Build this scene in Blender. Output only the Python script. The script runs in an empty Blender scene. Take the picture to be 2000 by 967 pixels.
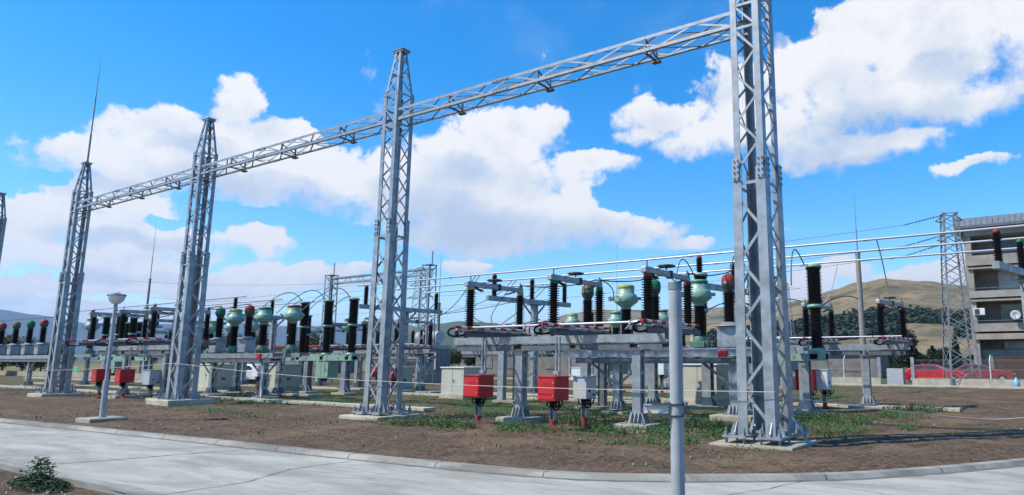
import bpy, math, random
from mathutils import Vector, Matrix, noise as mnoise
R = math.radians
random.seed(7)
sc = bpy.context.scene
COL = sc.collection

# ------------------------------------------------------------------ camera
cam_d = bpy.data.cameras.new("camera"); cam = bpy.data.objects.new("camera", cam_d); COL.objects.link(cam)
cam.location = (0, 0, 1.7)
cam.rotation_euler = (R(90) + 0.1655, 0, 0.566)
cam_d.sensor_width = 36; cam_d.lens = 1320.5 / 2000 * 36; cam_d.shift_x = -0.0956; cam_d.shift_y = 0.0
cam_d.clip_start = 0.1; cam_d.clip_end = 40000
sc.camera = cam

# ------------------------------------------------------------------ sun, sky, exposure
SUN = Vector((-0.62, -0.72, 1.15)).normalized()
sd = bpy.data.lights.new("sun", 'SUN'); so = bpy.data.objects.new("sun", sd); COL.objects.link(so)
sd.energy = 5.0; sd.angle = R(0.53); sd.color = (1.0, 0.94, 0.84)
so.rotation_euler = SUN.to_track_quat('Z', 'Y').to_euler()
sc.view_settings.view_transform = 'Standard'; sc.view_settings.look = 'None'
sc.view_settings.gamma = 1; sc.view_settings.use_curve_mapping = False
sc.view_settings.exposure = 0.18

W = bpy.data.worlds.new("World"); sc.world = W; W.use_nodes = True
nt = W.node_tree; nt.nodes.clear()
class NB:
    def __init__(s, tree): s.t = tree
    def n(s, typ, **kw):
        x = s.t.nodes.new(typ)
        for k, v in kw.items(): setattr(x, k, v)
        return x
    def l(s, a, b): s.t.links.new(a, b)
    def m(s, op, a, b=None, c=None, clamp=False):
        x = s.n('ShaderNodeMath', operation=op); x.use_clamp = clamp
        for i, v in enumerate((a, b, c)):
            if v is None: continue
            if isinstance(v, (int, float)): x.inputs[i].default_value = v
            else: s.l(v, x.inputs[i])
        return x.outputs[0]
    def mix(s, f, a, b, blend='MIX'):
        x = s.n('ShaderNodeMix', data_type='RGBA', blend_type=blend)
        for sock, v in ((x.inputs[0], f), (x.inputs[6], a), (x.inputs[7], b)):
            if isinstance(v, (int, float)): sock.default_value = v
            elif isinstance(v, (tuple, list)): sock.default_value = (*v, 1) if len(v) == 3 else v
            else: s.l(v, sock)
        return x.outputs[2]
    def noise(s, vec, scale, detail=4, rough=.5, dist=0, lac=2.0):
        x = s.n('ShaderNodeTexNoise'); x.inputs['Scale'].default_value = scale
        x.inputs['Detail'].default_value = detail; x.inputs['Roughness'].default_value = rough
        x.inputs['Distortion'].default_value = dist; x.inputs['Lacunarity'].default_value = lac
        if vec is not None: s.l(vec, x.inputs['Vector'])
        return x.outputs['Fac']
    def ramp(s, f, stops):
        x = s.n('ShaderNodeValToRGB'); e = x.color_ramp.elements
        while len(e) < len(stops): e.new(.5)
        for i, (p, c) in enumerate(stops):
            e[i].position = p; e[i].color = (*c, 1) if len(c) == 3 else c
        s.l(f, x.inputs[0]); return x.outputs[0]
    def sstep(s, v, lo, hi):
        x = s.n('ShaderNodeMapRange', interpolation_type='SMOOTHSTEP')
        s.l(v, x.inputs[0]); x.inputs[1].default_value = lo; x.inputs[2].default_value = hi
        return x.outputs[0]
b = NB(nt)
sky = b.n('ShaderNodeTexSky', sky_type='NISHITA'); sky.sun_disc = False
sky.sun_elevation = math.asin(SUN.z); sky.sun_rotation = math.atan2(SUN.x, SUN.y)
sky.air_density = 1.0; sky.dust_density = 0.3; sky.ozone_density = 2.5; sky.altitude = 300
hsv = b.n('ShaderNodeHueSaturation'); hsv.inputs['Hue'].default_value = .5; hsv.inputs['Saturation'].default_value = 1.50; hsv.inputs['Value'].default_value = 1.58
b.l(sky.outputs[0], hsv.inputs['Color'])
tc = b.n('ShaderNodeTexCoord'); dirv = tc.outputs['Generated']
sep = b.n('ShaderNodeSeparateXYZ'); b.l(dirv, sep.inputs[0])
az = b.m('ARCTAN2', sep.outputs[0], sep.outputs[1]); el = b.m('ARCSINE', sep.outputs[2])
# cumulus masses: (azimuth, elevation, half width, half height) of each billow, in radians
CL = [(-1.086,.321,.034,.038),(-1.179,.272,.072,.037),(-1.242,.236,.052,.026),(-1.028,.297,.042,.03),(-1.175,.232,.138,.034),(-1.086,.252,.139,.049),(-1.286,.173,.05,.017),(-1.301,.148,.044,.034),(-.972,.238,.075,.045),(-1.185,.174,.042,.025),(-1.239,.12,.112,.024),(-1.054,.154,.052,.021),(-1.15,.14,.067,.025),(-1.257,.071,.118,.023),(-1.135,.09,.14,.029),(-.989,.112,.085,.021),(-.932,.128,.041,.011),(-.727,.318,.082,.047),(-.677,.342,.043,.028),(-.806,.295,.06,.04),(-.752,.265,.162,.044),(-.583,.292,.067,.021),(-.832,.221,.157,.054),(-.713,.211,.146,.045),(-.644,.197,.154,.038),(-.528,.19,.065,.034),(-.475,.171,.068,.014),(-.786,.175,.158,.026),(-.598,.239,.031,.019),(-.16,.455,.141,.038),(-.044,.42,.098,.078),(-.235,.392,.09,.06),(-.14,.359,.124,.049),(-.052,.338,.075,.029),(-.37,.384,.053,.049),(-.472,.355,.089,.025),(-.403,.318,.083,.029),(-.22,.29,.107,.028),(-.326,.331,.157,.043),(-.065,.256,.058,.009),(-.122,.416,.123,.038),(-.25,.113,.064,.027),(-.293,.089,.082,.029),(-.164,.099,.069,.021),(-.096,.096,.047,.04),(-.785,.138,.044,.011),(-.504,.332,.047,.015),(-1.223,0.191,0.077,0.021),(-1.024,0.246,0.071,0.030),(-0.819,0.258,0.082,0.040),(-1.262,0.153,0.062,0.020),(-1.197,.03,.225,.026)]
def vadd(v, off):
    x = b.n('ShaderNodeVectorMath', operation='ADD'); b.l(v, x.inputs[0]); x.inputs[1].default_value = off; return x.outputs[0]
def fbm(off=(0, 0, 0)):
    v = vadd(dirv, off) if off != (0, 0, 0) else dirv
    big = b.noise(v, 10, 12, .62, .15)
    return big
warp = b.m('MULTIPLY', b.m('SUBTRACT', b.noise(dirv, 14, 5, .55), .5), .10)
warp2 = b.m('MULTIPLY', b.m('SUBTRACT', b.noise(vadd(dirv, (3.1, 1.7, 5.2)), 16, 5, .55), .5), .055)
azw = b.m('ADD', az, warp); elw = b.m('ADD', el, warp2)
dens = None; tsum = None; wsum = None
for (a0, e0, sa, se) in CL:
    se *= 1.0; sa *= 1.0
    dx = b.m('MULTIPLY', b.m('SUBTRACT', azw, a0), 1 / sa)
    dy = b.m('MULTIPLY', b.m('SUBTRACT', elw, e0), 1 / se)
    q = b.m('MAXIMUM', b.m('SUBTRACT', 1.0, b.m('ADD', b.m('MULTIPLY', dx, dx), b.m('MULTIPLY', dy, dy))), -1.0)
    w = b.m('MAXIMUM', b.m('ADD', q, .6), .0); w = b.m('MULTIPLY', b.m('MULTIPLY', w, w), se / .04)
    if dens is None: dens = q; tsum = b.m('MULTIPLY', dy, w); wsum = b.m('ADD', w, 1e-4)
    else: dens = b.m('SMOOTH_MAX', dens, q, .35); tsum = b.m('MULTIPLY_ADD', dy, w, tsum); wsum = b.m('ADD', wsum, w)
top = b.m('DIVIDE', tsum, wsum)
# blue gaps between the cumulus and the grey hollows and bases inside them
def field(lst, k):
    acc = None
    for (a0, e0, sa, se) in lst:
        dx = b.m('MULTIPLY', b.m('SUBTRACT', azw, a0), 1 / sa); dy = b.m('MULTIPLY', b.m('SUBTRACT', elw, e0), 1 / se)
        q = b.m('MAXIMUM', b.m('SUBTRACT', 1.0, b.m('MULTIPLY', b.m('ADD', b.m('MULTIPLY', dx, dx), b.m('MULTIPLY', dy, dy)), k)), 0.0)
        acc = q if acc is None else b.m('MAXIMUM', acc, q)
    return acc
gaps = field([(-1.051,0.191,0.069,0.011),(-0.954,0.159,0.057,0.028),(-0.275,0.468,0.030,0.026),(-1.153,0.173,0.027,0.006),(-0.536,0.239,0.054,0.019),(-0.929,0.079,0.027,0.008),(-1.195,0.068,0.062,0.006),(-0.978,0.324,0.034,0.014),(-1.290,0.204,0.027,0.007)], .6)
hollow = field([(-0.705,0.185,0.176,0.028),(-0.846,0.201,0.080,0.040),(-0.970,0.210,0.060,0.019),(-0.143,0.319,0.124,0.026),(-0.228,0.269,0.068,0.013),(-0.284,0.285,0.064,0.018),(-1.193,0.143,0.069,0.010),(-1.060,0.225,0.088,0.015),(-1.229,0.202,0.050,0.011),(-1.251,0.095,0.099,0.008),(-0.790,0.274,0.045,0.018),(-0.085,0.383,0.049,0.014),(-1.134,0.267,0.040,0.009)], .42)
dens = b.m('SUBTRACT', dens, b.m('MULTIPLY', gaps, 1.7))
n1 = fbm(); n2 = fbm((.012, .014, -.035))      # second sample towards the sun side: relief of the billows
n3 = b.noise(vadd(dirv, (2.2, .4, 1.1)), 34, 8, .62)
d1 = b.m('ADD', dens, b.m('ADD', b.m('MULTIPLY', b.m('SUBTRACT', n1, .5), 3.0), b.m('MULTIPLY', b.m('SUBTRACT', n3, .5), 1.8)))
top01 = b.sstep(top, -.7, .6)
wid = b.m('SUBTRACT', 1.25, b.m('MULTIPLY', top01, .72))       # crisp crowns, ragged thin bases
mask = b.m('DIVIDE', b.m('ADD', d1, .30), wid, clamp=True)
mask = b.m('MULTIPLY', b.m('MULTIPLY', mask, mask), b.m('SUBTRACT', 3.0, b.m('MULTIPLY', mask, 2.0)))
mask = b.m('MULTIPLY', mask, .985)
thin = b.m('MULTIPLY', b.sstep(b.noise(dirv, 5, 8, .6), .52, .8), .10)
low = b.noise(vadd(dirv, (7.1, 2.2, 3.3)), 7, 6, .6)
relief = b.m('ADD', b.m('MULTIPLY', b.m('SUBTRACT', n1, n2), 1.2), b.m('ADD', b.m('MULTIPLY', top, .22), b.m('ADD', .76, b.m('MULTIPLY', b.m('SUBTRACT', low, .5), 1.6))))
deep = b.sstep(d1, .6, 2.2)
shade = b.m('SUBTRACT', b.m('SUBTRACT', relief, b.m('MULTIPLY', deep, .10)), b.m('MULTIPLY', hollow, .52))
ccol = b.ramp(b.m('MULTIPLY', shade, 1.0, clamp=True), [(0.0, (.58, .68, .84)), (.36, (.74, .81, .90)), (.62, (.90, .92, .95)), (.82, (1.02, 1.01, 1.0))])
cs = b.n('ShaderNodeVectorMath', operation='SCALE'); b.l(ccol, cs.inputs[0]); cs.inputs['Scale'].default_value = 6.6
skyc = hsv.outputs[0]
mk = b.m('MAXIMUM', mask, thin)
mixed = b.mix(mk, skyc, cs.outputs[0])
bg = b.n('ShaderNodeBackground'); bg.inputs['Strength'].default_value = 0.135; b.l(mixed, bg.inputs[0])
wo = b.n('ShaderNodeOutputWorld'); b.l(bg.outputs[0], wo.inputs[0])

# ------------------------------------------------------------------ materials
MATS = {}
def mat(name, base, rough=.6, metal=0.0, var=None, vscale=8, bump=0, bscale=60, spec=.5, fine=None):
    m = bpy.data.materials.new(name); m.use_nodes = True
    t = NB(m.node_tree); p = m.node_tree.nodes['Principled BSDF']
    p.inputs['Roughness'].default_value = rough; p.inputs['Metallic'].default_value = metal
    p.inputs['Specular IOR Level'].default_value = spec
    c = t.n('ShaderNodeTexCoord').outputs['Object']
    if var:
        f = t.noise(c, vscale, 5, .6)
        f = t.sstep(f, .3, .7)
        colr = t.mix(f, base, var)
        if fine:
            g = t.sstep(t.noise(c, fine[0], 3, .6), fine[1], fine[1] + .12)
            colr = t.mix(t.m('MULTIPLY', g, fine[3] if len(fine) > 3 else 1.0), colr, fine[2])
        t.l(colr, p.inputs['Base Color'])
        t.l(t.m('ADD', t.m('MULTIPLY', f, .16), rough - .08), p.inputs['Roughness'])
    else: p.inputs['Base Color'].default_value = (*base, 1)
    if bump:
        bn = t.n('ShaderNodeBump'); bn.inputs['Strength'].default_value = bump; bn.inputs['Distance'].default_value = .01
        t.l(t.noise(c, bscale, 4, .6), bn.inputs['Height']); t.l(bn.outputs[0], p.inputs['Normal'])
    MATS[name] = m; return m
mat('galv', (.375, .395, .41), .45, .35, (.22, .24, .255), 3.5, fine=(28, .62, (.46, .50, .54), .5))
mat('galv_dark', (.15, .165, .18), .55, .25, (.095, .105, .12), 5)  # darker galv; on lower beams the shade under the stands is in this colour
mat('galv_old', (.27, .29, .31), .6, .2, (.18, .19, .2), 5, fine=(22, .66, (.16, .11, .08), .5))
mat('alu', (.48, .48, .48), .42, .35, (.44, .45, .46), 5)
mat('arm', (.40, .40, .40), .5, .3, (.30, .30, .31), 7)
mat('porcelain', (.009, .006, .0055), .42, 0, (.014, .009, .0075), 9, spec=.2)
mat('black', (.006, .006, .006), .9, 0, spec=.1)
mat('dark', (.03, .032, .035), .6)
mat('green', (.26, .41, .315), .45, 0, (.205, .335, .255), 4, fine=(20, .68, (.12, .22, .16), .5))
mat('green_dk', (.10, .22, .15), .5, 0, (.07, .16, .11), 5)
mat('red', (.62, .010, .012), .42, 0, (.44, .012, .014), 3, fine=(24, .66, (.34, .02, .02), .5))
mat('red_old', (.26, .035, .028), .7, 0, (.18, .03, .025), 9)
mat('cap_red', (.36, .035, .028), .55, 0, (.22, .045, .038), 16, spec=.2)
mat('cap_green', (.02, .19, .075), .5, 0, (.02, .13, .06), 14, spec=.2)
mat('cap_yellow', (.50, .41, .035), .55, 0, (.33, .28, .05), 16, spec=.2)
mat('vt_grey', (.07, .065, .065), .45, .1, (.045, .042, .042), 8)
mat('cream', (.50, .49, .385), .65, 0, (.43, .425, .33), 2.2, bump=.15, fine=(9, .66, (.35, .33, .26), .5))
mat('white_paint', (.70, .71, .70), .5, 0, (.60, .61, .61), 3, fine=(12, .68, (.42, .38, .32), .5))
mat('lightgrey', (.42, .43, .43), .55, 0, (.34, .35, .36), 3)
mat('concrete', (.40, .355, .27), .9, 0, (.29, .25, .19), 3, .5, 40, fine=(18, .62, (.2, .175, .14), .7))
mat('concrete_pale', (.50, .45, .345), .9, 0, (.36, .32, .24), 3, .4, 40)
mat('facade', (.34, .305, .26), .9, 0, (.25, .222, .19), 1.2, .3, 30, fine=(2.5, .62, (.17, .15, .14), .5))
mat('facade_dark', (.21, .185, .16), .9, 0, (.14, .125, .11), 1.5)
mat('facade_green', (.20, .24, .19), .9, 0, (.15, .18, .145), 1.5)
mat('glass', (.035, .045, .055), .12, 0, (.02, .026, .032), .7)
mat('curtain', (.42, .43, .43), .5, 0, (.28, .29, .3), 1.3)
mat('roof_metal', (.30, .33, .36), .5, .3, (.2, .22, .25), 4)
mat('rubber', (.015, .015, .015), .8)
mat('rope', (.52, .50, .46), .8)
mat('wire', (.10, .105, .11), .5, .3)
mat('gutter_shade', (.19, .175, .155), .95, 0, (.12, .105, .09), 3)  # dirt brown, darkened with the kerb's shadow line
mat('dry_grass', (.20, .17, .085), .8, 0, (.13, .12, .055), 1.2)
mat('weed_dark', (.045, .080, .024), .8, 0, (.03, .055, .017), 3)
mat('vt_yellow', (.24, .20, .045), .6, 0, (.10, .09, .05), 12, spec=.2)
mat('pale_grey', (.50, .505, .50), .55, 0, (.42, .425, .42), 3)
mat('bark', (.09, .07, .05), .9)
mat('leaf', (.045, .075, .022), .7, 0, (.028, .05, .016), 1.3)
mat('leaf_dark', (.022, .042, .018), .75, 0, (.014, .028, .012), 1.0)
mat('leaf_yellow', (.11, .115, .035), .7, 0, (.07, .085, .025), 1.3)
mat('weed', (.075, .155, .034), .7, 0, (.045, .100, .022), .9, fine=(1.5, .6, (.14, .15, .055), .6))
mat('pole_paint', (.40, .41, .41), .6, 0, (.31, .32, .325), 6, .2, 80, fine=(30, .62, (.24, .25, .25), .6))
mat('rusty_white', (.62, .60, .55), .6, 0, (.55, .52, .46), 10, fine=(16, .60, (.30, .11, .035), 1.0))
mat('stone', (.30, .26, .20), .9, 0, (.24, .21, .17), 3)
mat('car_red', (.50, .016, .02), .25, 0, (.44, .014, .018), 2)
mat('car_white', (.72, .73, .74), .3)
mat('jug', (.18, .42, .60), .3)
mat('sign_yellow', (.75, .58, .02), .5)
mat('sign_green', (.03, .55, .14), .5)
mat('wood', (.30, .27, .24), .9, 0, (.22, .2, .18), 8)
mat('brown_panel', (.085, .04, .03), .8, 0, (.055, .028, .022), 3)

# dirt with weeds and pale crumbs; dry meadow further out
def ground_mat():
    m = bpy.data.materials.new('ground'); m.use_nodes = True; t = NB(m.node_tree)
    p = m.node_tree.nodes['Principled BSDF']; p.inputs['Roughness'].default_value = .95; p.inputs['Specular IOR Level'].default_value = .15
    c = t.n('ShaderNodeTexCoord').outputs['Object']
    sx = t.n('ShaderNodeSeparateXYZ'); t.l(c, sx.inputs[0])
    clod = t.noise(c, 9, 8, .7); big = t.noise(c, .55, 5, .6); mid = t.noise(c, 2.3, 6, .65)
    dirt = t.mix(t.sstep(clod, .32, .68), (.050, .034, .021), (.200, .138, .088))
    dirt = t.mix(t.m('MULTIPLY', t.sstep(big, .45, .65), .55), dirt, (.23, .158, .098))
    dirt = t.mix(t.m('MULTIPLY', t.sstep(mid, .50, .68), .6), dirt, (.050, .033, .020))
    vor = t.n('ShaderNodeTexVoronoi'); vor.inputs['Scale'].default_value = 9; t.l(c, vor.inputs['Vector'])
    peb = t.m('MULTIPLY', t.m('LESS_THAN', vor.outputs['Distance'], .16), t.m('GREATER_THAN', t.noise(c, 31, 2), .50))
    dirt = t.mix(t.m('MULTIPLY', peb, .75), dirt, (.36, .32, .26))
    grass = t.mix(t.sstep(t.noise(c, 14, 5, .7), .35, .65), (.035, .068, .018), (.105, .135, .042))
    g1 = t.noise(c, .33, 7, .68)
    yfar = t.m('MULTIPLY', t.sstep(sx.outputs[1], 11.0, 19.0), t.m('SUBTRACT', 1.0, t.m('MULTIPLY', t.sstep(sx.outputs[0], -9.0, -4.0), .75)))
    thr = t.m('SUBTRACT', g1, t.m('SUBTRACT', .66, t.m('MULTIPLY', yfar, .16)))
    near_col = t.mix(t.sstep(thr, -.03, .06), dirt, grass)
    r2 = t.m('SQRT', t.m('ADD', t.m('MULTIPLY', sx.outputs[0], sx.outputs[0]), t.m('MULTIPLY', sx.outputs[1], sx.outputs[1])))
    f1 = t.noise(c, .004, 6, .6)
    far = t.mix(t.sstep(f1, .4, .6), (.07, .085, .032), (.20, .165, .075))
    colr = t.mix(t.sstep(r2, 75, 140), near_col, far)
    t.l(colr, p.inputs['Base Color'])
    bn = t.n('ShaderNodeBump'); bn.inputs['Strength'].default_value = .9; bn.inputs['Distance'].default_value = .06
    t.l(t.m('ADD', clod, t.m('MULTIPLY', t.noise(c, 30, 4, .6), .5)), bn.inputs['Height']); t.l(bn.outputs[0], p.inputs['Normal'])
    MATS['ground'] = m
ground_mat()
def road_mat(name, c1, c2, stain):
    m = bpy.data.materials.new(name); m.use_nodes = True; t = NB(m.node_tree)
    p = m.node_tree.nodes['Principled BSDF']; p.inputs['Roughness'].default_value = .85; p.inputs['Specular IOR Level'].default_value = .25
    c = t.n('ShaderNodeTexCoord').outputs['Object']
    mp = t.n('ShaderNodeMapping'); mp.inputs['Scale'].default_value = (.35, 1.3, 1); mp.inputs['Rotation'].default_value = (0, 0, .25); t.l(c, mp.inputs['Vector'])
    base = t.mix(t.sstep(t.noise(mp.outputs[0], 1.4, 6, .65, .4), .35, .65), c1, c2)
    base = t.mix(t.m('MULTIPLY', t.sstep(t.noise(mp.outputs[0], .9, 8, .7, .8), .44, .64), .85), base, stain)
    base = t.mix(t.m('MULTIPLY', t.sstep(t.noise(c, 2.2, 9, .75), .52, .70), .55), base, (.22, .19, .15))
    base = t.mix(t.m('MULTIPLY', t.sstep(t.noise(c, 60, 3, .7), .5, .7), .25), base, tuple(x * .6 for x in c1))
    t.l(base, p.inputs['Base Color'])
    bn = t.n('ShaderNodeBump'); bn.inputs['Strength'].default_value = .25; bn.inputs['Distance'].default_value = .01
    t.l(t.noise(c, 45, 5, .7), bn.inputs['Height']); t.l(bn.outputs[0], p.inputs['Normal']); MATS[name] = m
road_mat('road', (.44, .425, .35), (.335, .325, .275), (.25, .24, .20))
road_mat('kerb', (.36, .345, .295), (.26, .248, .21), (.15, .135, .11))
def hill_mat(name, stops, scale, speck=None):
    m = bpy.data.materials.new(name); m.use_nodes = True; t = NB(m.node_tree)
    p = m.node_tree.nodes['Principled BSDF']; p.inputs['Roughness'].default_value = 1; p.inputs['Specular IOR Level'].default_value = .05
    c = t.n('ShaderNodeTexCoord').outputs['Object']
    colr = t.ramp(t.noise(c, scale, 9, .66, .4), stops)
    if speck:
        colr = t.mix(t.sstep(t.noise(c, speck[0], 5, .7), speck[1], speck[1] + .06), colr, speck[2])
    t.l(colr, p.inputs['Base Color']); MATS[name] = m
hill_mat('hill_brown', [(.36, (.085, .082, .042)), (.45, (.175, .140, .082)), (.55, (.225, .175, .105)), (.66, (.32, .21, .095))], .016, (.07, .54, (.11, .10, .05)))
hill_mat('hill_olive', [(.3, (.10, .10, .06)), (.5, (.20, .17, .11)), (.7, (.26, .21, .14))], .008, (.035, .55, (.045, .06, .03)))
hill_mat('hill_green', [(.3, (.035, .06, .025)), (.55, (.07, .10, .04)), (.75, (.13, .14, .07))], .004, (.012, .58, (.03, .05, .02)))
hill_mat('hill_far', [(.3, (.03, .05, .04)), (.7, (.06, .08, .06))], .0015)

# ------------------------------------------------------------------ mesh builder and object helpers
class MB:
    def __init__(s): s.v = []; s.f = []; s.mi = []; s.sm = []
    def add(s, vs, fs, mi=0, smooth=False):
        o = len(s.v); s.v += [tuple(x) for x in vs]
        for f in fs: s.f.append(tuple(i + o for i in f)); s.mi.append(mi); s.sm.append(smooth)
        return s
    def box(s, c, d, mi=0, rz=0):
        hx, hy, hz = d[0] / 2, d[1] / 2, d[2] / 2; ca, sa = math.cos(rz), math.sin(rz)
        vs = []
        for z in (-hz, hz):
            for x, y in ((-hx, -hy), (hx, -hy), (hx, hy), (-hx, hy)):
                vs.append((c[0] + x * ca - y * sa, c[1] + x * sa + y * ca, c[2] + z))
        return s.add(vs, [(3, 2, 1, 0), (4, 5, 6, 7), (0, 1, 5, 4), (1, 2, 6, 5), (2, 3, 7, 6), (3, 0, 4, 7)], mi)
    def bx(s, x0, x1, y0, y1, z0, z1, mi=0):
        return s.box(((x0 + x1) / 2, (y0 + y1) / 2, (z0 + z1) / 2), (x1 - x0, y1 - y0, z1 - z0), mi)
    def bar(s, p, q, w, h, up=(0, 0, 1), mi=0, off=(0, 0)):
        # box from p to q; w along side axis, h along up axis
        p = Vector(p); q = Vector(q); d = (q - p).normalized(); up = Vector(up)
        if abs(d.dot(up)) > .98: up = Vector((0, 1, 0))
        sd = d.cross(up).normalized(); u = sd.cross(d).normalized()
        vs = []
        for e in (p, q):
            for a, c in ((-1, -1), (1, -1), (1, 1), (-1, 1)):
                vs.append(e + sd * (a * w / 2 + off[0]) + u * (c * h / 2 + off[1]))
        return s.add(vs, [(3, 2, 1, 0), (4, 5, 6, 7), (0, 1, 5, 4), (1, 2, 6, 5), (2, 3, 7, 6), (3, 0, 4, 7)], mi)
    def angle(s, p, q, a, t, e1, e2, mi=0):
        # L-section from p to q (the outer corner line), flanges along e1 and e2
        p = Vector(p); q = Vector(q); e1 = Vector(e1); e2 = Vector(e2)
        prof = [(0, 0), (a, 0), (a, t), (t, t), (t, a), (0, a)]
        vs = [e + e1 * x + e2 * y for e in (p, q) for x, y in prof]
        fs = [(0, 1, 2, 3, 4, 5)[::-1], (6, 7, 8, 9, 10, 11)] + [(i, (i + 1) % 6, (i + 1) % 6 + 6, i + 6) for i in range(6)]
        if (e1.cross(e2)).dot(q - p) < 0: fs = [f[::-1] for f in fs]
        return s.add(vs, fs, mi)
    def channel(s, p, q, w, h, t=.012, up=(0, 0, 1), mi=0, face=1):
        # C-section: web (height h along up) on one side, two flanges of width w pointing to the other
        p = Vector(p); q = Vector(q)
        s.bar(p, q, t, h, up, mi, (face * (w / 2 - t / 2), 0))
        s.bar(p, q, w - t, t, up, mi, (-face * t / 2, h / 2 - t / 2)); s.bar(p, q, w - t, t, up, mi, (-face * t / 2, -h / 2 + t / 2))
        return s
    def tube(s, pts, r, seg=8, mi=0, caps=True, r2=None):
        pts = [Vector(p) for p in pts]; n = len(pts); rings = []; prev = None
        for i, p in enumerate(pts):
            d = (pts[min(i + 1, n - 1)] - pts[max(i - 1, 0)]).normalized()
            if prev is None:
                a = Vector((0, 0, 1)) if abs(d.z) < .9 else Vector((1, 0, 0)); u = d.cross(a).normalized()
            else: u = (prev - d * prev.dot(d)).normalized()
            prev = u; w = d.cross(u)
            rr = r if r2 is None else r + (r2 - r) * i / (n - 1)
            rings.append([p + (u * math.cos(2 * math.pi * k / seg) + w * math.sin(2 * math.pi * k / seg)) * rr for k in range(seg)])
        vs = [v for rg in rings for v in rg]; fs = []
        for i in range(n - 1):
            for k in range(seg):
                k2 = (k + 1) % seg; fs.append((i * seg + k, i * seg + k2, (i + 1) * seg + k2, (i + 1) * seg + k))
        s.add(vs, fs, mi, True)
        if caps: s.add(rings[0], [tuple(range(seg))[::-1]], mi); s.add(rings[-1], [tuple(range(seg))], mi)
        return s
    def lathe(s, prof, c=(0, 0, 0), seg=16, mi=0, smooth=True):
        vs = []; fs = []
        for r, z in prof:
            for k in range(seg):
                a = 2 * math.pi * k / seg; vs.append((c[0] + r * math.cos(a), c[1] + r * math.sin(a), c[2] + z))
        for i in range(len(prof) - 1):
            for k in range(seg):
                k2 = (k + 1) % seg; fs.append((i * seg + k, i * seg + k2, (i + 1) * seg + k2, (i + 1) * seg + k))
        s.add(vs, fs, mi, smooth)
        nv = len(prof)
        s.add(vs[:seg], [tuple(range(seg))[::-1]], mi); s.add(vs[(nv - 1) * seg:], [tuple(range(seg))], mi)
        return s
    def cyl(s, c, r, h, seg=16, mi=0): return s.lathe([(r, 0), (r, h)], c, seg, mi, True)
    def bolt(s, x, y, z, r=.03, h=.1): return s.lathe([(r, 0), (r, h * .45), (r * .55, h * .45), (r * .55, h)], (x, y, z), 6, 0, False)
    def mesh(s, name, mats):
        me = bpy.data.meshes.new(name); me.from_pydata(s.v, [], s.f)
        for m in (mats if isinstance(mats, (list, tuple)) else [mats]): me.materials.append(MATS[m])
        me.polygons.foreach_set('material_index', s.mi); me.polygons.foreach_set('use_smooth', s.sm)
        me.update(); return me
def link(name, data, loc=(0, 0, 0), parent=None, rz=0, bevel=0):
    o = bpy.data.objects.new(name, data); COL.objects.link(o); o.location = loc; o.rotation_euler = (0, 0, rz)
    if parent: o.parent = parent
    if bevel:
        md = o.modifiers.new('bevel', 'BEVEL'); md.width = bevel; md.segments = 2; md.limit_method = 'ANGLE'
    return o
def tag(o, label, cat, group=None):
    o['label'] = label; o['category'] = cat
    if group: o['group'] = group
    return o
def thing(name, label, cat, loc=(0, 0, 0), group=None, rz=0):
    o = link(name, None, loc, None, rz); o.empty_display_size = .3; return tag(o, label, cat, group)
def part(name, mb, mats, parent, loc=(0, 0, 0), bevel=0):
    me = mb if isinstance(mb, bpy.types.Mesh) else mb.mesh(name, mats)
    return link(name, me, loc, parent, 0, bevel)
def solo(name, mb, mats, label, cat, loc=(0, 0, 0), group=None, bevel=0):
    return tag(link(name, mb.mesh(name, mats), loc, None, 0, bevel), label, cat, group)
def struct(name, mb, mats, kind='structure'):
    o = link(name, mb if isinstance(mb, bpy.types.Mesh) else mb.mesh(name, mats)); o['kind'] = kind; return o
def copy_tree(o, parent=None):
    c = o.copy(); COL.objects.link(c)
    if parent: c.parent = parent
    for ch in list(o.children): copy_tree(ch, c)
    return c
def dup(o, loc, label, group=None, rz=None):
    c = copy_tree(o); c.location = loc; c['label'] = label
    if rz is not None: c.rotation_euler = (0, 0, rz)
    if group: c['group'] = group
    return c

# ------------------------------------------------------------------ ground, hills
def grid_axis(lo, hi, step, far):
    a = []; x = lo
    while x <= hi + 1e-6: a.append(x); x += step
    neg = []; d = step; x = lo
    while x > -far: d *= 1.5; x -= d; neg.append(x)
    pos = []; d = step; x = a[-1]
    while x < far: d *= 1.5; x += d; pos.append(x)
    return neg[::-1] + a + pos
KB = [(-160, 4.2), (-80, 6.2), (-31.26, 7.14), (-25.23, 7.38), (-18.39, 7.72), (-13.47, 7.92), (-11.6, 7.98), (-9.56, 8.08), (-7.8, 8.2), (-6.6, 8.32), (-5.7, 8.55), (-4.8, 8.98), (-4.13, 9.4), (-3.3, 9.98), (-2.6, 10.6), (-1.95, 11.4), (-1.4, 12.15), (-.85, 13.0), (-.4, 13.75), (.1, 14.7), (.75, 16.1), (3.0, 22), (6, 32), (9, 47)]
def kerb_y(x):
    for (x0, y0), (x1, y1) in zip(KB, KB[1:]):
        if x0 <= x <= x1: return y0 + (y1 - y0) * (x - x0) / (x1 - x0)
    return 1e9 if x > 9 else 4.2
xs = grid_axis(-48, 4, .42, 14000); ys = grid_axis(2, 60, .42, 14000)
gm = MB(); vs = []
for y in ys:
    for x in xs:
        z = -.03
        if -48 <= x <= 4 and 2 <= y <= 60:
            k = y - kerb_y(x)
            z = -.02 + (.075 * mnoise.noise(Vector((x * .5, y * .5, 0))) + .04 * mnoise.noise(Vector((x * 1.4, y * 1.4, 3)))) * min(1, max(0, (k - .3) / 1.2)) if k > 0 else -.04
        vs.append((x, y, z))
nx = len(xs)
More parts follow.
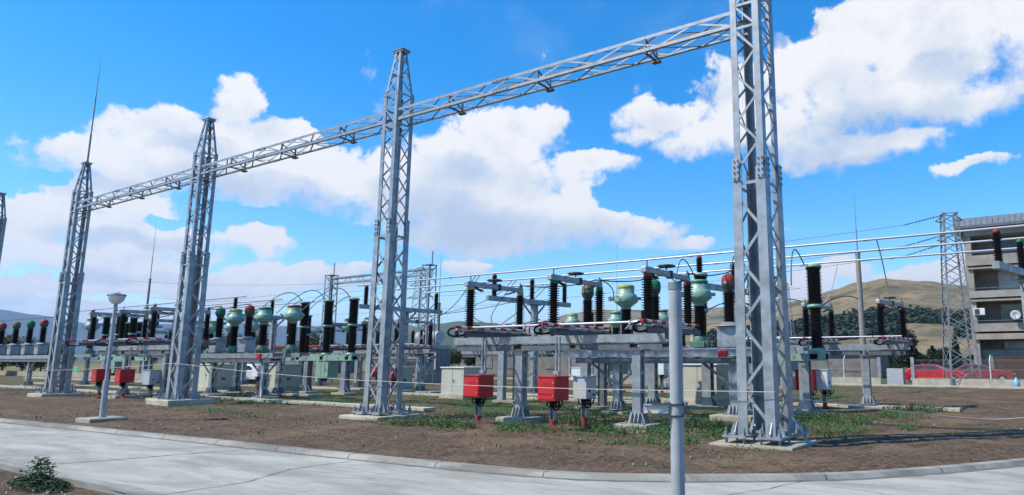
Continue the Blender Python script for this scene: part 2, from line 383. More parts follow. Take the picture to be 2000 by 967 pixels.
gm.add(vs, [(j * nx + i, j * nx + i + 1, (j + 1) * nx + i + 1, (j + 1) * nx + i) for j in range(len(ys) - 1) for i in range(nx - 1)], 0, True)
struct('ground', gm, 'ground')

def hill(name, m, pts, dist, near, back, n=160, rows=26, rough=.12, nf=6.0):
    # ridge heights (azimuth, elevation angle) at a given distance; a full terrain body rising from 'near' and falling to 'back'
    mb = MB(); vs = []; a0, a1 = pts[0][0], pts[-1][0]
    for i in range(n + 1):
        a = a0 + (a1 - a0) * i / n
        for (p0, e0), (p1, e1) in zip(pts, pts[1:]):
            if p0 <= a <= p1 + 1e-9:
                u = (a - p0) / (p1 - p0); u = u * u * (3 - 2 * u); e = e0 + (e1 - e0) * u; break
        H = e * dist
        for j in range(rows + 1):
            t = j / rows
            if t < .6: u = t / .6; d = near + (dist - near) * u; h = H * (u ** 1.25) * (1 if u < 1 else 1)
            else: u = (t - .6) / .4; d = dist + (back - dist) * u; h = H * (1 - u ** 1.3)
            x, y = math.sin(a) * d, math.cos(a) * d
            nz = mnoise.fractal(Vector((x / dist * nf, y / dist * nf, 1.3)), 1.0, 2.0, 5)
            h = h * (1 + rough * nz) if h > 0 else 0
            vs.append((x, y, h - 2.5 * (j == 0) - 3 * (j == rows)))
    mb.add(vs, [(i * (rows + 1) + j, i * (rows + 1) + j + 1, (i + 1) * (rows + 1) + j + 1, (i + 1) * (rows + 1) + j) for i in range(n) for j in range(rows)], 0, True)
    return struct(name, mb, m)
hill('hills_blue', 'hill_far', [(-1.75, .0), (-1.6, .03), (-1.43, .040), (-1.36, .052), (-1.31, .055), (-1.27, .050), (-1.2, .040), (-1.12, .047), (-1.06, .05), (-1.0, .046), (-.93, .05), (-.85, .052), (-.8, .04), (-.7, .02), (-.6, 0)], 9000, 5500, 12000)
hill('hills_green', 'hill_green', [(-1.0, .0), (-.92, .018), (-.86, .045), (-.82, .055), (-.78, .060), (-.74, .058), (-.70, .050), (-.64, .035), (-.56, .02), (-.5, 0)], 3200, 1800, 4500, rough=.1)
hill('hills_olive', 'hill_olive', [(-.80, .0), (-.74, .03), (-.70, .045), (-.66, .060), (-.62, .070), (-.58, .075), (-.52, .077), (-.46, .078), (-.40, .082), (-.36, .078), (-.3, .06), (-.22, .03), (-.15, 0)], 1700, 900, 2600, rough=.08)
hill('hills_brown', 'hill_brown', [(-.62, .0), (-.48, .035), (-.40, .055), (-.34, .074), (-.29, .086), (-.25, .098), (-.21, .108), (-.175, .1125), (-.13, .109), (-.09, .101), (-.03, .09), (.06, .075), (.2, .05), (.4, .0)], 950, 330, 1700, n=260, rows=44, rough=.07, nf=9)

# ------------------------------------------------------------------ road, kerb, joints
SPLIT = [p for p in KB]
def smooth_poly(P, k=4):
    out = []
    for i in range(len(P) - 1):
        p0 = Vector(P[max(i - 1, 0)]); p1 = Vector(P[i]); p2 = Vector(P[i + 1]); p3 = Vector(P[min(i + 2, len(P) - 1)])
        for j in range(k):
            t = j / k
            out.append(.5 * ((2 * p1) + (p2 - p0) * t + (2 * p0 - 5 * p1 + 4 * p2 - p3) * t * t + (3 * p1 - p0 - 3 * p2 + p3) * t ** 3))
    out.append(Vector(P[-1])); return out
kb = smooth_poly(KB, 5)
def offs(line, d):
    o = []
    for i, p in enumerate(line):
        t = (line[min(i + 1, len(line) - 1)] - line[max(i - 1, 0)]).normalized(); o.append(p + Vector((t.y, -t.x)) * d)
    return o
inner = offs(kb, .22)
NE = [(-160, 2.2), (-80, 3.4), (-31, 4.25), (-14.5, 4.33), (-12.8, 4.3), (-10.4, 4.36), (-9.8, 4.34), (-6, 4.3), (-2.2, 4.75), (.2, 5.9), (2.2, 8.0), (3.6, 11), (5.2, 15.6), (8, 22), (11, 32), (14, 46)]
ne = smooth_poly(NE, 5)
def resample(line, n):
    L = [0]
    for a, c in zip(line, line[1:]): L.append(L[-1] + (c - a).length)
    o = []; j = 0
    for i in range(n):
        s_ = L[-1] * i / (n - 1)
        while j < len(L) - 2 and L[j + 1] < s_: j += 1
        o.append(line[j].lerp(line[j + 1], (s_ - L[j]) / max(1e-9, L[j + 1] - L[j])))
    return o
A = resample(inner, 140); B_ = resample(ne, 140)
rm = MB(); rm.add([(p.x, p.y, .02) for p in A] + [(p.x, p.y, .02) for p in B_], [(i, i + 140, i + 141, i + 1) for i in range(139)])
struct('road', rm, 'road')
km = MB()
def kerb_strip(mb, outer, inn, zt, cham=.05):
    mid = [o.lerp(i, .78) for o, i in zip(outer, inn)]
    n = len(outer)
    vs = [(p.x, p.y, -.06) for p in outer] + [(p.x, p.y, zt) for p in outer] + [(p.x, p.y, zt) for p in mid] + [(p.x, p.y, .026) for p in inn] + [(p.x, p.y, -.06) for p in inn]
    fs = []
    for r in range(4): fs += [(r * n + i, r * n + i + 1, (r + 1) * n + i + 1, (r + 1) * n + i) for i in range(n - 1)]
    mb.add(vs, [f[::-1] for f in fs])
kerb_strip(km, kb, inner, .09)
struct('kerb', km, 'kerb')
km2 = MB(); kerb_strip(km2, ne, offs(ne, -.22), .045)
km2.f = [f[::-1] for f in km2.f]
struct('kerb_edge', km2, 'kerb')
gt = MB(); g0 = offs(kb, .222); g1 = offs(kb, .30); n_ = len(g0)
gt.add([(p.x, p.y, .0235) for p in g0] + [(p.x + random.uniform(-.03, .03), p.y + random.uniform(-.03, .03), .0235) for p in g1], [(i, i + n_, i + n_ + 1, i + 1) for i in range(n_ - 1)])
struct('gutter_dirt_shade', gt, 'gutter_shade')  # dark strip along the kerb foot: dirt plus a painted shadow line
kj = MB(); acc = 0
for i in range(1, len(kb)):
    L0 = acc; acc += (kb[i] - kb[i - 1]).length
    for k in range(int(L0 / 2.0) + 1, int(acc / 2.0) + 1):
        f_ = (k * 2.0 - L0) / (acc - L0); p = kb[i - 1].lerp(kb[i], f_); q = inner[i - 1].lerp(inner[i], f_); mid = p.lerp(q, .78)
        kj.bar((p.x, p.y, .091), (mid.x, mid.y, .091), .010, .004); kj.bar((mid.x, mid.y, .089), (q.x, q.y, .03), .014, .006)
struct('kerb_joints', kj, 'dark')
jm = MB()
def joint(pts, w=.018):
    pts = [Vector((*p, 0)) for p in pts]; wob = []
    for a, c in zip(pts, pts[1:]):
        n = max(2, int((c - a).length / .15))
        for i in range(n): wob.append(a.lerp(c, i / n) + Vector((random.uniform(-.012, .012), random.uniform(-.012, .012), 0)))
    wob.append(pts[-1]); ws = [random.uniform(.35, 1.1) * w for _ in wob]
    vs = []
    for i, p in enumerate(wob):
        t = (wob[min(i + 1, len(wob) - 1)] - wob[max(i - 1, 0)]).normalized(); nn = Vector((-t.y, t.x, 0)) * ws[i]
        vs += [(p + nn + Vector((0, 0, .024))), (p - nn + Vector((0, 0, .024)))]
    jm.add(vs, [(2 * i, 2 * i + 1, 2 * i + 3, 2 * i + 2) for i in range(len(wob) - 1)])
joint([(-14.0, 4.5), (-13.85, 4.84), (-13.0, 7.62)], .018)
joint([(-9.58, 4.54), (-9.57, 5.58), (-10.1, 6.6), (-10.05, 7.68)], .011)
joint([(-3.7, 7.3), (-3.54, 8.34), (-3.25, 9.01), (-3.04, 9.85)], .010)
joint([(-20, 4.4), (-19.2, 7.4)], .012)
struct('road_cracks', jm, 'dark')

MESH = {}
def cached(key, fn, mats):
    if key not in MESH: MESH[key] = fn().mesh(key, mats)
    return MESH[key]
# ------------------------------------------------------------------ lattice gantry
TX = [-5.09 - 11.965 * k for k in range(5)]; TY = 14.01
def base_plate(cx, cy, sx, sy, z0):
    m = MB(); m.box((cx, cy, z0 + .10), (.50, .50, .045))
    # gussets
    for dx, dy in ((1, 0), (0, 1), (-1, 0), (0, -1)):
        w = .15
        px, py = cx + dx * .1, cy + dy * .1; t = .014
        nx_, ny_ = -dy, dx
        prof = [(0, .12), (.10, .12), (.10, .18), (.02, .38), (0, .38)]
        vs = []
        for sgn in (-t / 2, t / 2):
            for r_, z in prof: vs.append((px + dx * r_ + nx_ * sgn, py + dy * r_ + ny_ * sgn, z0 + z))
        n = len(prof); m.add(vs, [tuple(range(n)), tuple(range(2 * n - 1, n - 1, -1))] + [(i, i + n, (i + 1) % n + n, (i + 1) % n) for i in range(n)])
    return m
def bolts_mb(cx, cy, z0):
    m = MB()
    for dx in (-.19, .19):
        for dy in (-.19, .19):
            m.cyl((cx + dx, cy + dy, z0 - .03), .026, .11, 8); m.bolt(cx + dx, cy + dy, z0 + .122, .045, .15)
    return m
def lattice_tower(k, label, rod=False):
    x0 = TX[k]
    T = thing('lattice_tower', label, 'tower', (x0, TY, 0), 'lattice towers of the steel gantry')
    zb = .14; zs = 5.85; zt = 10.25; zc = 11.72
    wl = (.74, .74) ; wu = (.67, .67); wc = (.20, .20)
    CN = [(-1, -1), (1, -1), (1, 1), (-1, 1)]
    def hw(z, low):
        return .40 - .03 * (z - zb) / (zs - zb) if low else .335
    for sx, sy in CN:
        m = MB()
        a = lambda z, low: Vector((sx * hw(z, low), sy * hw(z, low), z))
        m.angle(a(zb, 1), a(zs, 1), .21, .02, (-sx, 0, 0), (0, -sy, 0))
        m.angle(a(zs - .25, 0) , a(zt, 0), .145, .016, (-sx, 0, 0), (0, -sy, 0))
        c0 = a(zt, 0); c1 = Vector((sx * .13, sy * .13, zc))
        m.angle(c0 - Vector((0, 0, .12)) + Vector((-sx * .018, -sy * .018, 0)), c1, .085, .012, (-sx, 0, 0), (0, -sy, 0))
        part('leg', m, 'galv', T)
        # splice plates with bolts
        sp = MB(); h = hw(zs, 1) + .008
        sp.box((sx * (h - .10), sy * (h + .004), zs - .02), (.14, .016, .50)); sp.box((sx * (h + .004), sy * (h - .10), zs - .02), (.016, .14, .50))
        for i in range(4):
            for off in (-.045, .04):
                z = zs - .21 + i * .13
                sp.box((sx * (h - .10 + off), sy * (h + .028), z), (.03, .022, .034)); sp.box((sx * (h + .028), sy * (h - .10 + off), z), (.022, .03, .034))
        part('splice_plate', sp, 'galv', T); sp = MB()
        for off in (-.03,):
            for i in range(2):
                z = zt - .10 + i * .12; hh = .335
                sp.box((sx * (hh - .06), sy * (hh + .012), z), (.03, .02, .03)); sp.box((sx * (hh + .012), sy * (hh - .06), z), (.02, .03, .03))
        part('splice_plate', sp, 'galv', T)
        bp = part('base_plate', base_plate(sx * .37, sy * .37, sx, sy, zb - .06), 'galv', T)
        for bx_ in (-.19, .19):
            for by_ in (-.19, .19): part('anchor_bolt', cached('anchor_bolt', lambda: MB().cyl((0, 0, -.03), .026, .11, 8).bolt(0, 0, .122, .045, .15), 'galv_old'), None, bp, (sx * .37 + bx_, sy * .37 + by_, zb - .06))
    # bracing: one zigzag on each of the four faces
    for ax, sg in (('x', -1), ('y', 1), ('x', 1), ('y', -1)):
        m = MB()
        def P(u, z, low, inset=.02):
            h = hw(z, low) - inset
            return Vector((u * (h - .10), sg * h, z)) if ax == 'x' else Vector((sg * h, u * (h - .10), z))
        nrm = (0, sg, 0) if ax == 'x' else (sg, 0, 0)
        z = .42; side = 1 if ax == 'x' else -1; st = .68
        while z + st < zs - .25:
            m.bar(P(side, z, 1), P(-side, z + st, 1), .065, .012, nrm); z += st; side = -side
        m.bar(P(-1, zs - .33, 1), P(1, zs - .33, 1), .07, .012, nrm)
        part('bracing', m, 'galv', T); m = MB()
        z = zs + .05; st = .535
        while z + st < 9.2:
            m.bar(P(side, z, 0, .01), P(-side, z + st, 0, .01), .052, .010, nrm); z += st; side = -side
        for zz in (9.16, 9.72, zt - .06): m.bar(P(-1, zz, 0, .01), P(1, zz, 0, .01), .06, .012, nrm)
        m.bar(P(1, 9.2, 0, .012), P(-1, 9.7, 0, .012), .05, .010, nrm); m.bar(P(-1, 9.74, 0, .012), P(1, zt - .1, 0, .012), .05, .010, nrm)
        part('bracing', m, 'galv', T); m = MB()
        # tapering peak
        def Q(u, z):
            t = (z - zt) / (zc - zt); h = .315 + (.125 - .315) * t
            return Vector((u * (h - .02), sg * (h - .008), z)) if ax == 'x' else Vector((sg * (h - .008), u * (h - .02), z))
        zz = [zt + .02, zt + .5, zt + .95, zc - .06]; s2 = side
        for a_, c_ in zip(zz, zz[1:]): m.bar(Q(s2, a_), Q(-s2, c_), .042, .01, nrm); s2 = -s2
        m.bar(Q(-1, zt + .72), Q(1, zt + .72), .04, .01, nrm)
        part('peak_bracing', m, 'galv', T)
    m = MB(); m.box((0, 0, zc + .05), (.52, .36, .02)); m.box((0, -.13, zc + .01), (.46, .05, .07)); m.box((0, .13, zc + .01), (.46, .05, .07)); m.box((.18, 0, zc), (.05, .2, .06)); m.box((-.18, 0, zc), (.05, .2, .06))
    part('top_plate', m, 'galv', T)
    if rod:
        m = MB(); m.tube([(.06, 0, zc + .06), (.06, 0, zc + 1.6)], .045, 8); m.tube([(.06, 0, zc + 1.6), (.06, 0, zc + 3.6)], .032, 8); m.tube([(.06, 0, zc + 3.6), (.06, 0, 17.6)], .022, 8, r2=.006)
        m.bar((.06, 0, zc + .35), (.22, 0, zc + .06), .03, .02); m.bar((.06, 0, zc + .35), (-.12, 0, zc + .06), .03, .02)
        part('lightning_rod', m, 'galv_old', T)
    # bent earthing strap at the foot
    m = MB(); m.bar((.42, .15, .52), (.50, .10, .56), .05, .012); m.bar((.50, .10, .56), (.86, .02, .03), .05, .012)
    part('earthing_strap', m, 'galv', T)
    return T
tl = ['tall galvanised lattice tower at right running out of the top of the frame',
      'galvanised lattice tower with a tapered bare peak, middle of the picture',
      'galvanised lattice tower with tapered peak right of the tower with the lightning rod',
      'galvanised lattice tower with a long lightning rod on its peak, above the street lamp',
      'lattice tower cut by the left edge of the picture']
for k in range(5):
    T = lattice_tower(k, tl[k], rod=(k == 3))
    if k == 0: T.scale = (1, 1.5, 1); T.location.y = TY + .17
def lattice_beam(k, label):
    xa = TX[k + 1] + .335; xb = TX[k] - .335; L = xb - xa; xm = (xa + xb) / 2
    T = thing('lattice_beam', label, 'beam', (xm, TY, 9.44), 'horizontal lattice beams of the gantry')
    hy = .30; hz = .20; l = L / 2 + .18
    for sy in (-1, 1):
        for szz in (-1, 1):
            m = MB(); m.angle((-l, sy * hy, szz * hz), (l, sy * hy, szz * hz), .085, .010, (0, -sy, 0), (0, 0, -szz))
            part('chord', m, 'galv', T)
    n = 12; st = 2 * (L / 2) / n
    for sy in (-1, 1):
        m = MB(); s_ = 1
        for i in range(n):
            x = -L / 2 + i * st
            m.bar((x, sy * (hy - .012), -s_ * (hz - .05)), (x + st, sy * (hy - .012), s_ * (hz - .05)), .045, .008, (0, sy, 0)); s_ = -s_
        part('bracing', m, 'galv', T)
    for szz in (-1, 1):
        m = MB(); s_ = 1
        for i in range(n):
            x = -L / 2 + i * st
            m.bar((x, -s_ * (hy - .05), szz * (hz - .012)), (x + st, s_ * (hy - .05), szz * (hz - .012)), .045, .008, (0, 0, 1)); s_ = -s_
        part('bracing', m, 'galv', T)
    for x in (-.30 * L, 0.0, .30 * L):
        m = MB()
        for y in (-hy + .03, hy - .03): m.bar((x, y, -hz), (x, y, hz), .05, .04, (1, 0, 0))
        m.bar((x, -hy, -hz - .03), (x, hy, -hz - .03), .06, .035); m.bar((x, -hy, hz - .06), (x, hy, -hz + .06), .035, .03)
        m.box((x + .02, hy - .04, -hz - .07), (.22, .14, .05))
        part('hanger_bracket', m, 'galv_dark', T)
    for sy in (-1, 1):
        for szz in (-1, 1):
            m = MB(); m.box((-.12 * L, sy * (hy + .008), szz * (hz - .04)), (.62, .012, .075))
            for i in range(5): m.box((-.12 * L - .24 + i * .12, sy * (hy + .02), szz * (hz - .04)), (.03, .02, .03))
            part('splice_plate', m, 'galv', T)
    return T
bl = ['lattice beam spanning from the middle tower to the tall right tower', 'lattice beam between the middle tower and the tower left of it', 'lattice beam reaching the tower that carries the lightning rod', 'lattice beam leading from the lightning rod tower out of the left edge']
for k in range(3): lattice_beam(k, bl[k])
pl = ['low concrete pad half grown with weeds under the tall right tower', 'pale concrete pad under the middle lattice tower', 'thick concrete pad under the lattice tower right of the street lamp', 'concrete pad under the lightning rod tower', 'concrete pad under the tower outside the left edge']
for k in range(5):
    h = (.045, .10, .20, .13, .1)[k]
    m = MB(); m.box((0, 0, h / 2 - .14), (1.75, 1.75, h + .28)); solo('concrete_pad', m, 'concrete_pale' if k else 'concrete', pl[k], 'foundation', (TX[k], TY, 0), 'concrete pads of the lattice towers', bevel=.03)

# ------------------------------------------------------------------ insulators and shared pieces
def insulator_mb(rc, rs, h, n, seg=14):
    prof = [(rc * 1.25, 0), (rc * 1.25, .03), (rc, .035)]; st = (h - .08) / n
    for i in range(n):
        z = .04 + i * st; r_ = rs if i % 2 == 0 else rs * .93
        prof += [(rc, z + st * .25), (r_, z + st * .50), (r_, z + st * .60), (rc, z + st * .80)]
    prof += [(rc, h - .035), (rc * 1.25, h - .03), (rc * 1.25, h)]
    return MB().lathe(prof, seg=seg, smooth=False)
INS = {}
def ins(key, *a):
    if key not in INS: INS[key] = insulator_mb(*a).mesh('insulator', 'porcelain')
    return INS[key]
def curve(p, q, sag, n=14):
    p = Vector(p); q = Vector(q); return [p.lerp(q, i / n) + Vector((0, 0, sag * 4 * (i / n) * (1 - i / n))) for i in range(n + 1)]
def bez(p0, p1, p2, p3, n=16):
    p0, p1, p2, p3 = map(Vector, (p0, p1, p2, p3)); o = []
    for i in range(n + 1):
        t = i / n; o.append(p0 * (1 - t) ** 3 + p1 * 3 * t * (1 - t) ** 2 + p2 * 3 * t * t * (1 - t) + p3 * t ** 3)
    return o

# built-up column: two plates with battens and a gusseted foot
def column_mb(h, w=.24, d=.26, z0=.12):
    m = MB()
    for s_ in (-1, 1):
        m.box((0, s_ * (d / 2 - .009), (z0 + h) / 2), (w, .018, h - z0))
        for sx in (-1, 1): m.box((sx * (w / 2 - .008), s_ * (d / 2 - .018 - .03), (z0 + h) / 2), (.016, .06, h - z0 - .002))
    z = z0 + .35
    while z < h - .1:
        for sx in (-1, 1): m.box((sx * (w / 2 - .014), 0, z), (.012, d - .15, .10))
        z += .46
    return m
def foot_mb(w=.24, d=.26, z0=.12):
    m = MB(); m.box((0, 0, z0 + .012), (w + .32, d + .32, .024))
    prof = [(0, .024), (.13, .024), (.13, .06), (.05, .28), (0, .28)]
    def gus(cx, cy, dx, dy):
        vs = []
        for sg in (-.007, .007):
            for r_, z in prof: vs.append((cx + dx * r_ - dy * sg, cy + dy * r_ + dx * sg, z0 + z))
        n = len(prof); m.add(vs, [tuple(range(n)), tuple(range(2 * n - 1, n - 1, -1))] + [(i, i + n, (i + 1) % n + n, (i + 1) % n) for i in range(n)])
    for t in (-1, 0, 1):
        gus(t * (w / 2 - .01), -d / 2, 0, -1); gus(t * (w / 2 - .01), d / 2, 0, 1); gus(-w / 2, t * (d / 2 - .01), -1, 0); gus(w / 2, t * (d / 2 - .01), 1, 0)
    for sx in (-1, 1):
        for sy in (-1, 1): m.bolt(sx * (w / 2 + .11), sy * (d / 2 + .11), z0 + .024, .025, .07)
    return m
def column(T, x, y, h, w=.24, d=.26, z0=.12):
    c = part('column', cached('column%.2f_%.2f_%.2f' % (h, w, d), lambda: column_mb(h, w, d, z0), 'galv'), None, T, (x, y, 0)); c.name = 'column'
    part('foot_plate', cached('foot%.2f_%.2f' % (w, d), lambda: foot_mb(w, d, z0), 'galv'), None, c)
    return c
def pad(x, y, label, s=(.95, .95), h=.12, group='small concrete footings under the steel stands'):
    m = MB(); m.box((0, 0, h / 2 - .1), (s[0], s[1], h + .2)); solo('concrete_footing', m, 'concrete', label, 'footing', (x, y, 0), group, bevel=.025)

# ------------------------------------------------------------------ disconnector pole
CAPN = {'y': 'cap_yellow', 'g': 'cap_green', 'r': 'cap_red'}; CN_ = {'y': 'yellow', 'g': 'green', 'r': 'red'}
def disc_pole(c, label, loc, group, detail=True):
    T = thing('disconnector', label, 'disconnector', loc, group)
    m = MB()
    for s_ in (-1, 1): m.channel((s_ * .15, -1.5, .07), (s_ * .15, 1.5, .07), .06, .13, .012, face=s_)
    for y in (-1.1, 1.1): m.box((0, y, .155), (.42, .30, .03))
    m.box((0, -1.42, .07), (.24, .03, .1)); m.box((0, 1.42, .07), (.24, .03, .1))
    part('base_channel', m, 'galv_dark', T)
    for y in (-1.1, 1.1):
        q = part('insulator', ins('disc', .092, .165, 1.14, 17), None, T, (0, y, .20))
        m = MB(); m.lathe([(.095, 0), (.105, .02), (.105, .085), (.09, .10)], seg=12)
        part('cap', m, CAPN[c], q, (0, 0, 1.13))
        m = MB(); m.cyl((0, 0, 0), .11, .035, 12); part('flange', m, 'galv', q, (0, 0, -.035))
    m = MB(); m.box((0, -.60, 1.515), (.11, 1.30, .15)); m.box((0, -1.14, 1.44), (.16, .2, .03)); m.box((0, -1.28, 1.50), (.15, .07, .13)); part('arm', m, 'arm', T, bevel=.012)
    m = MB(); m.box((0, .62, 1.515), (.10, 1.16, .13)); m.box((0, 1.1, 1.44), (.16, .2, .03)); part('arm', m, 'arm', T, bevel=.012)
    m = MB(); m.box((0, .07, 1.515), (.15, .10, .20)); part('contact_jaw', m, 'dark', T)
    if detail:
        for p_, q_ in (((.0, -.95, 1.43), (.0, -.62, 1.34)), ((.0, .80, 1.43), (.0, .42, 1.33))):
            m = MB(); m.bar(p_, q_, .12, .03); part('contact_finger', m, 'dark', T)
    m = MB(); m.lathe([(.02, -.06), (.02, 0), (.20, .01), (.245, .035), (.20, .065), (.05, .075)], (0, -.10, 1.68), 18); part('corona_dish', m, 'vt_grey', T)
    m = MB(); m.tube([(0, -1.12, 1.58), (0, -1.12, 1.74)], .018, 6); part('terminal', m, 'galv_dark', T)
    m = MB(); m.box((0, 1.1, 1.62), (.09, .12, .08)); m.tube([(0, 1.1, 1.62), (0, 1.1, 1.74)], .02, 6); part('terminal', m, 'galv_dark', T)
    # earthing rod striped red and white
    m = MB(); n = 13; y0, y1 = -2.05, .95
    for i in range(n):
        a, c2 = y0 + (y1 - y0) * i / n, y0 + (y1 - y0) * (i + 1) / n
        m.tube([(.36, a, .235), (.36, c2, .225)], .036, 8, i % 2, caps=(i in (0, n - 1)))
    part('earthing_rod', m, ['red', 'white_paint'], T)
    for x_, y0_, y1_ in ((-.19, -1.45, 1.4), (.24, -1.3, .9)):
        m = MB(); m.tube([(x_, y0_, .17), (x_, y1_, .17)], .02, 6); part('linkage_tube', m, 'alu', T)
    if detail:
        for c_, d_ in (((-.22, -1.46, .11), (.14, .13, .10)), ((.1, -.75, .17), (.16, .2, .10)), ((-.05, .55, .18), (.14, .2, .12))):
            m = MB(); m.box(c_, d_); part('gear_box', m, 'galv_dark', T)
    m = MB(); m.tube(bez((.34, -1.95, .22), (.16, -2.3, .18), (.1, -2.1, -.14), (.2, -1.5, .04)), .024, 8); part('cable', m, 'black', T)
    return T
# big stand under three disconnectors
def disc_stand(X0, Y, cols, x0, x1, label, ztop=2.37, tube=True, group='steel stands under the disconnectors'):
    T = thing('steel_stand', label, 'stand', (X0, Y, 0), group)
    for cx in cols: column(T, cx, 0, ztop - .42)
    for s_, f in ((-1, 1), (1, -1)):
        m = MB(); m.channel((x0, s_ * .20, ztop - .10), (x1, s_ * .20, ztop - .10), .09, .20, .014, face=-s_ if False else (1 if s_ < 0 else -1))
        part('beam', m, 'galv', T)
    for s_ in (-1, 1):
        for xa, xb in ((x0 + .1, cols[0] - .14), (cols[0] + .14, (cols[0] + cols[1]) / 2 - .1), ((cols[0] + cols[1]) / 2 + .1, cols[1] - .14), (cols[1] + .14, x1 - .1)):
            if xb - xa < .3: continue
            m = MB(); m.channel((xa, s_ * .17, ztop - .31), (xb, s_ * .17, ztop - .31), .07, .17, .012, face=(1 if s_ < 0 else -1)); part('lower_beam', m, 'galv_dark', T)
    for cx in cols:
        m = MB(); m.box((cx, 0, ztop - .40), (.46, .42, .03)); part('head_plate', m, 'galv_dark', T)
    if tube:
        m = MB(); m.tube([(x0 + .95, -1.24, ztop + .24), (x1 - .02, -1.24, ztop + .24)], .032, 10)
        for x in (x0 + 1.15, (x0 + x1) / 2, x1 - .4): m.box((x, -1.24, ztop + .24), (.06, .09, .09)); m.bar((x, -1.24, ztop + .2), (x - .18, -1.15, ztop + .08), .05, .03)
        part('operating_tube', m, 'alu', T)
    return T
GD = 'poles of the disconnectors'
disc_stand(-11.2, 15.3, (-1.53, 2.35), -4.03, 3.25, 'grey steel stand with two battened columns behind the two near red boxes')
for xx, lab in ((-12.73, 'concrete footing under the stand column right of the first red box'), (-8.85, 'concrete footing under the stand column left of the round foreground pole')): pad(xx, 15.3, lab, (1.0, 1.0), .13)
for x, c in ((-13.85, 'y'), (-10.85, 'g'), (-8.0, 'r')):
    disc_pole(c, '%s capped disconnector pole on the nearest steel stand, above the red boxes' % CN_[c], (x, 15.4, 2.37), GD)
disc_stand(-35.2, 15.0, (-1.2, 2.6), -4.03, 3.25, 'steel stand with disconnectors between the two left lattice towers, behind the street lamp')
for xx, lab in ((-36.4, 'concrete footing right of the street lamp foot'), (-32.6, 'concrete footing hidden behind the thick pad of the left tower')): pad(xx, 15.0, lab, (1.0, 1.0), .1)
for x, c in ((-13.85, 'y'), (-10.85, 'g'), (-8.0, 'r')):
    disc_pole(c, '%s capped disconnector pole on the distant stand behind the street lamp' % CN_[c], (x - 23.93, 15.1, 2.37), GD)
# bus disconnectors
disc_stand(-7.0, 26.55, (-3.6, 1.38), -4.0, 2.9, 'steel stand of the rear disconnectors right of the tall right tower', 2.29)
pad(-5.62, 26.55, 'flat concrete footing under the rear stand column at right', (1.2, 1.2), .08); pad(-10.6, 26.55, 'concrete footing behind the cream kiosk beside the tall right tower', (1., 1.), .08)
for x, c in ((-10.1, 'y'), (-7.45, 'g'), (-4.8, 'r')):
    disc_pole(c, '%s capped disconnector pole on the rear stand right of the tall tower' % CN_[c], (x + .2, 26.5, 2.25), GD).rotation_euler[2] = -.17
disc_stand(-31.0, 25.4, (-3.4, 3.0), -4.2, 3.8, 'steel stand of rear disconnectors seen just right of the middle tower', 2.29)
pad(-28.0, 25.4, 'long concrete footing just right of the middle tower foot', (2.6, 1.0), .12)
for x, c in ((-34.2, 'y'), (-31.4, 'g'), (-28.6, 'r')):
    disc_pole(c, '%s capped disconnector pole on the rear stand behind the middle tower' % CN_[c], (x, 25.4, 2.25), GD)

# ------------------------------------------------------------------ voltage transformers (ball heads) and their stand
def vt(c, label, loc, group='voltage transformers with ball heads'):
    T = thing('voltage_transformer', label, 'transformer', loc, group)
    m = MB(); m.box((0, 0, .36), (.62, .52, .62)); part('pedestal', m, 'galv', T, bevel=.01)
    m = MB(); m.lathe([(.44, 0), (.44, .03), (.30, .045), (.20, .13), (.14, .14)], (0, 0, .68), 18); part('pedestal_top', m, 'galv_old', T)
    q = part('insulator', ins('vt', .14, .205, .92, 17), None, T, (0, 0, .80))
    m = MB(); m.lathe([(.12, 0), (.13, .05), (.20, .18), (.215, .24), (.215, .34), (.20, .35)], seg=18); hd = part('head', m, 'vt_grey', q, (0, 0, .90))
    m.__init__(); m.lathe([(.216, .30), (.216, .40), (.19, .50), (.12, .56), (.05, .58)], seg=18); part('cap', m, {'y': 'vt_yellow', 'g': 'cap_green', 'r': 'cap_red'}[c], q, (0, 0, .90))
    m = MB(); m.tube([(0, -.2, .30), (0, -.27, .30)], .045, 8); part('gauge', m, 'galv', q, (0, 0, .90))
    m = MB(); m.tube([(0, 0, .57), (0, 0, .66)], .03, 8); part('terminal', m, 'galv', q, (0, 0, .90))
    return T
def vt_stand(X0, Y, cols, x0, x1, label, red=True, group='steel stands under the voltage transformers'):
    T = thing('steel_stand', label, 'stand', (X0, Y, 0), group)
    for cx in cols:
        column(T, cx, 0, 1.70)
        for s_ in (-1, 1):
            m = MB(); m.bar((cx + s_ * .12, -.05, .98), (cx + s_ * 1.0, -.05, 1.62), .07, .05, (0, 1, 0)); part('brace', m, 'galv_dark', T)
    for s_ in (-1, 1):
        m = MB(); m.channel((x0, s_ * .22, 1.92), (x1, s_ * .22, 1.92), .08, .22, .012, face=(1 if s_ < 0 else -1)); part('beam', m, 'galv', T)
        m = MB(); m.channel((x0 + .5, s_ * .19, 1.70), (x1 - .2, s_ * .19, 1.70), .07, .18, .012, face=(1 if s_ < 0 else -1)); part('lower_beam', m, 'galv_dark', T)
    if red:
        m = MB(); m.box((x1 - 1.0, -.30, 1.90), (.26, .10, .20)); part('junction_box', m, 'red', T, bevel=.01)
        m = MB(); m.tube(curve((x1 - .85, -.28, 1.85), (x1 - .3, -.28, 1.98), -.06), .012, 6); part('cable', m, 'lightgrey', T)
    return T
vt_stand(-10.5, 19.3, (-1.45, 2.65), -3.5, 3.4, 'braced steel stand carrying ball headed transformers, partly behind the tall right tower')
pad(-11.95, 19.3, 'concrete footing deep in weeds left of the foreground pole', (.9, .9), .08); pad(-7.85, 19.3, 'long concrete footing behind the tall right tower', (1.3, 1.0), .12)
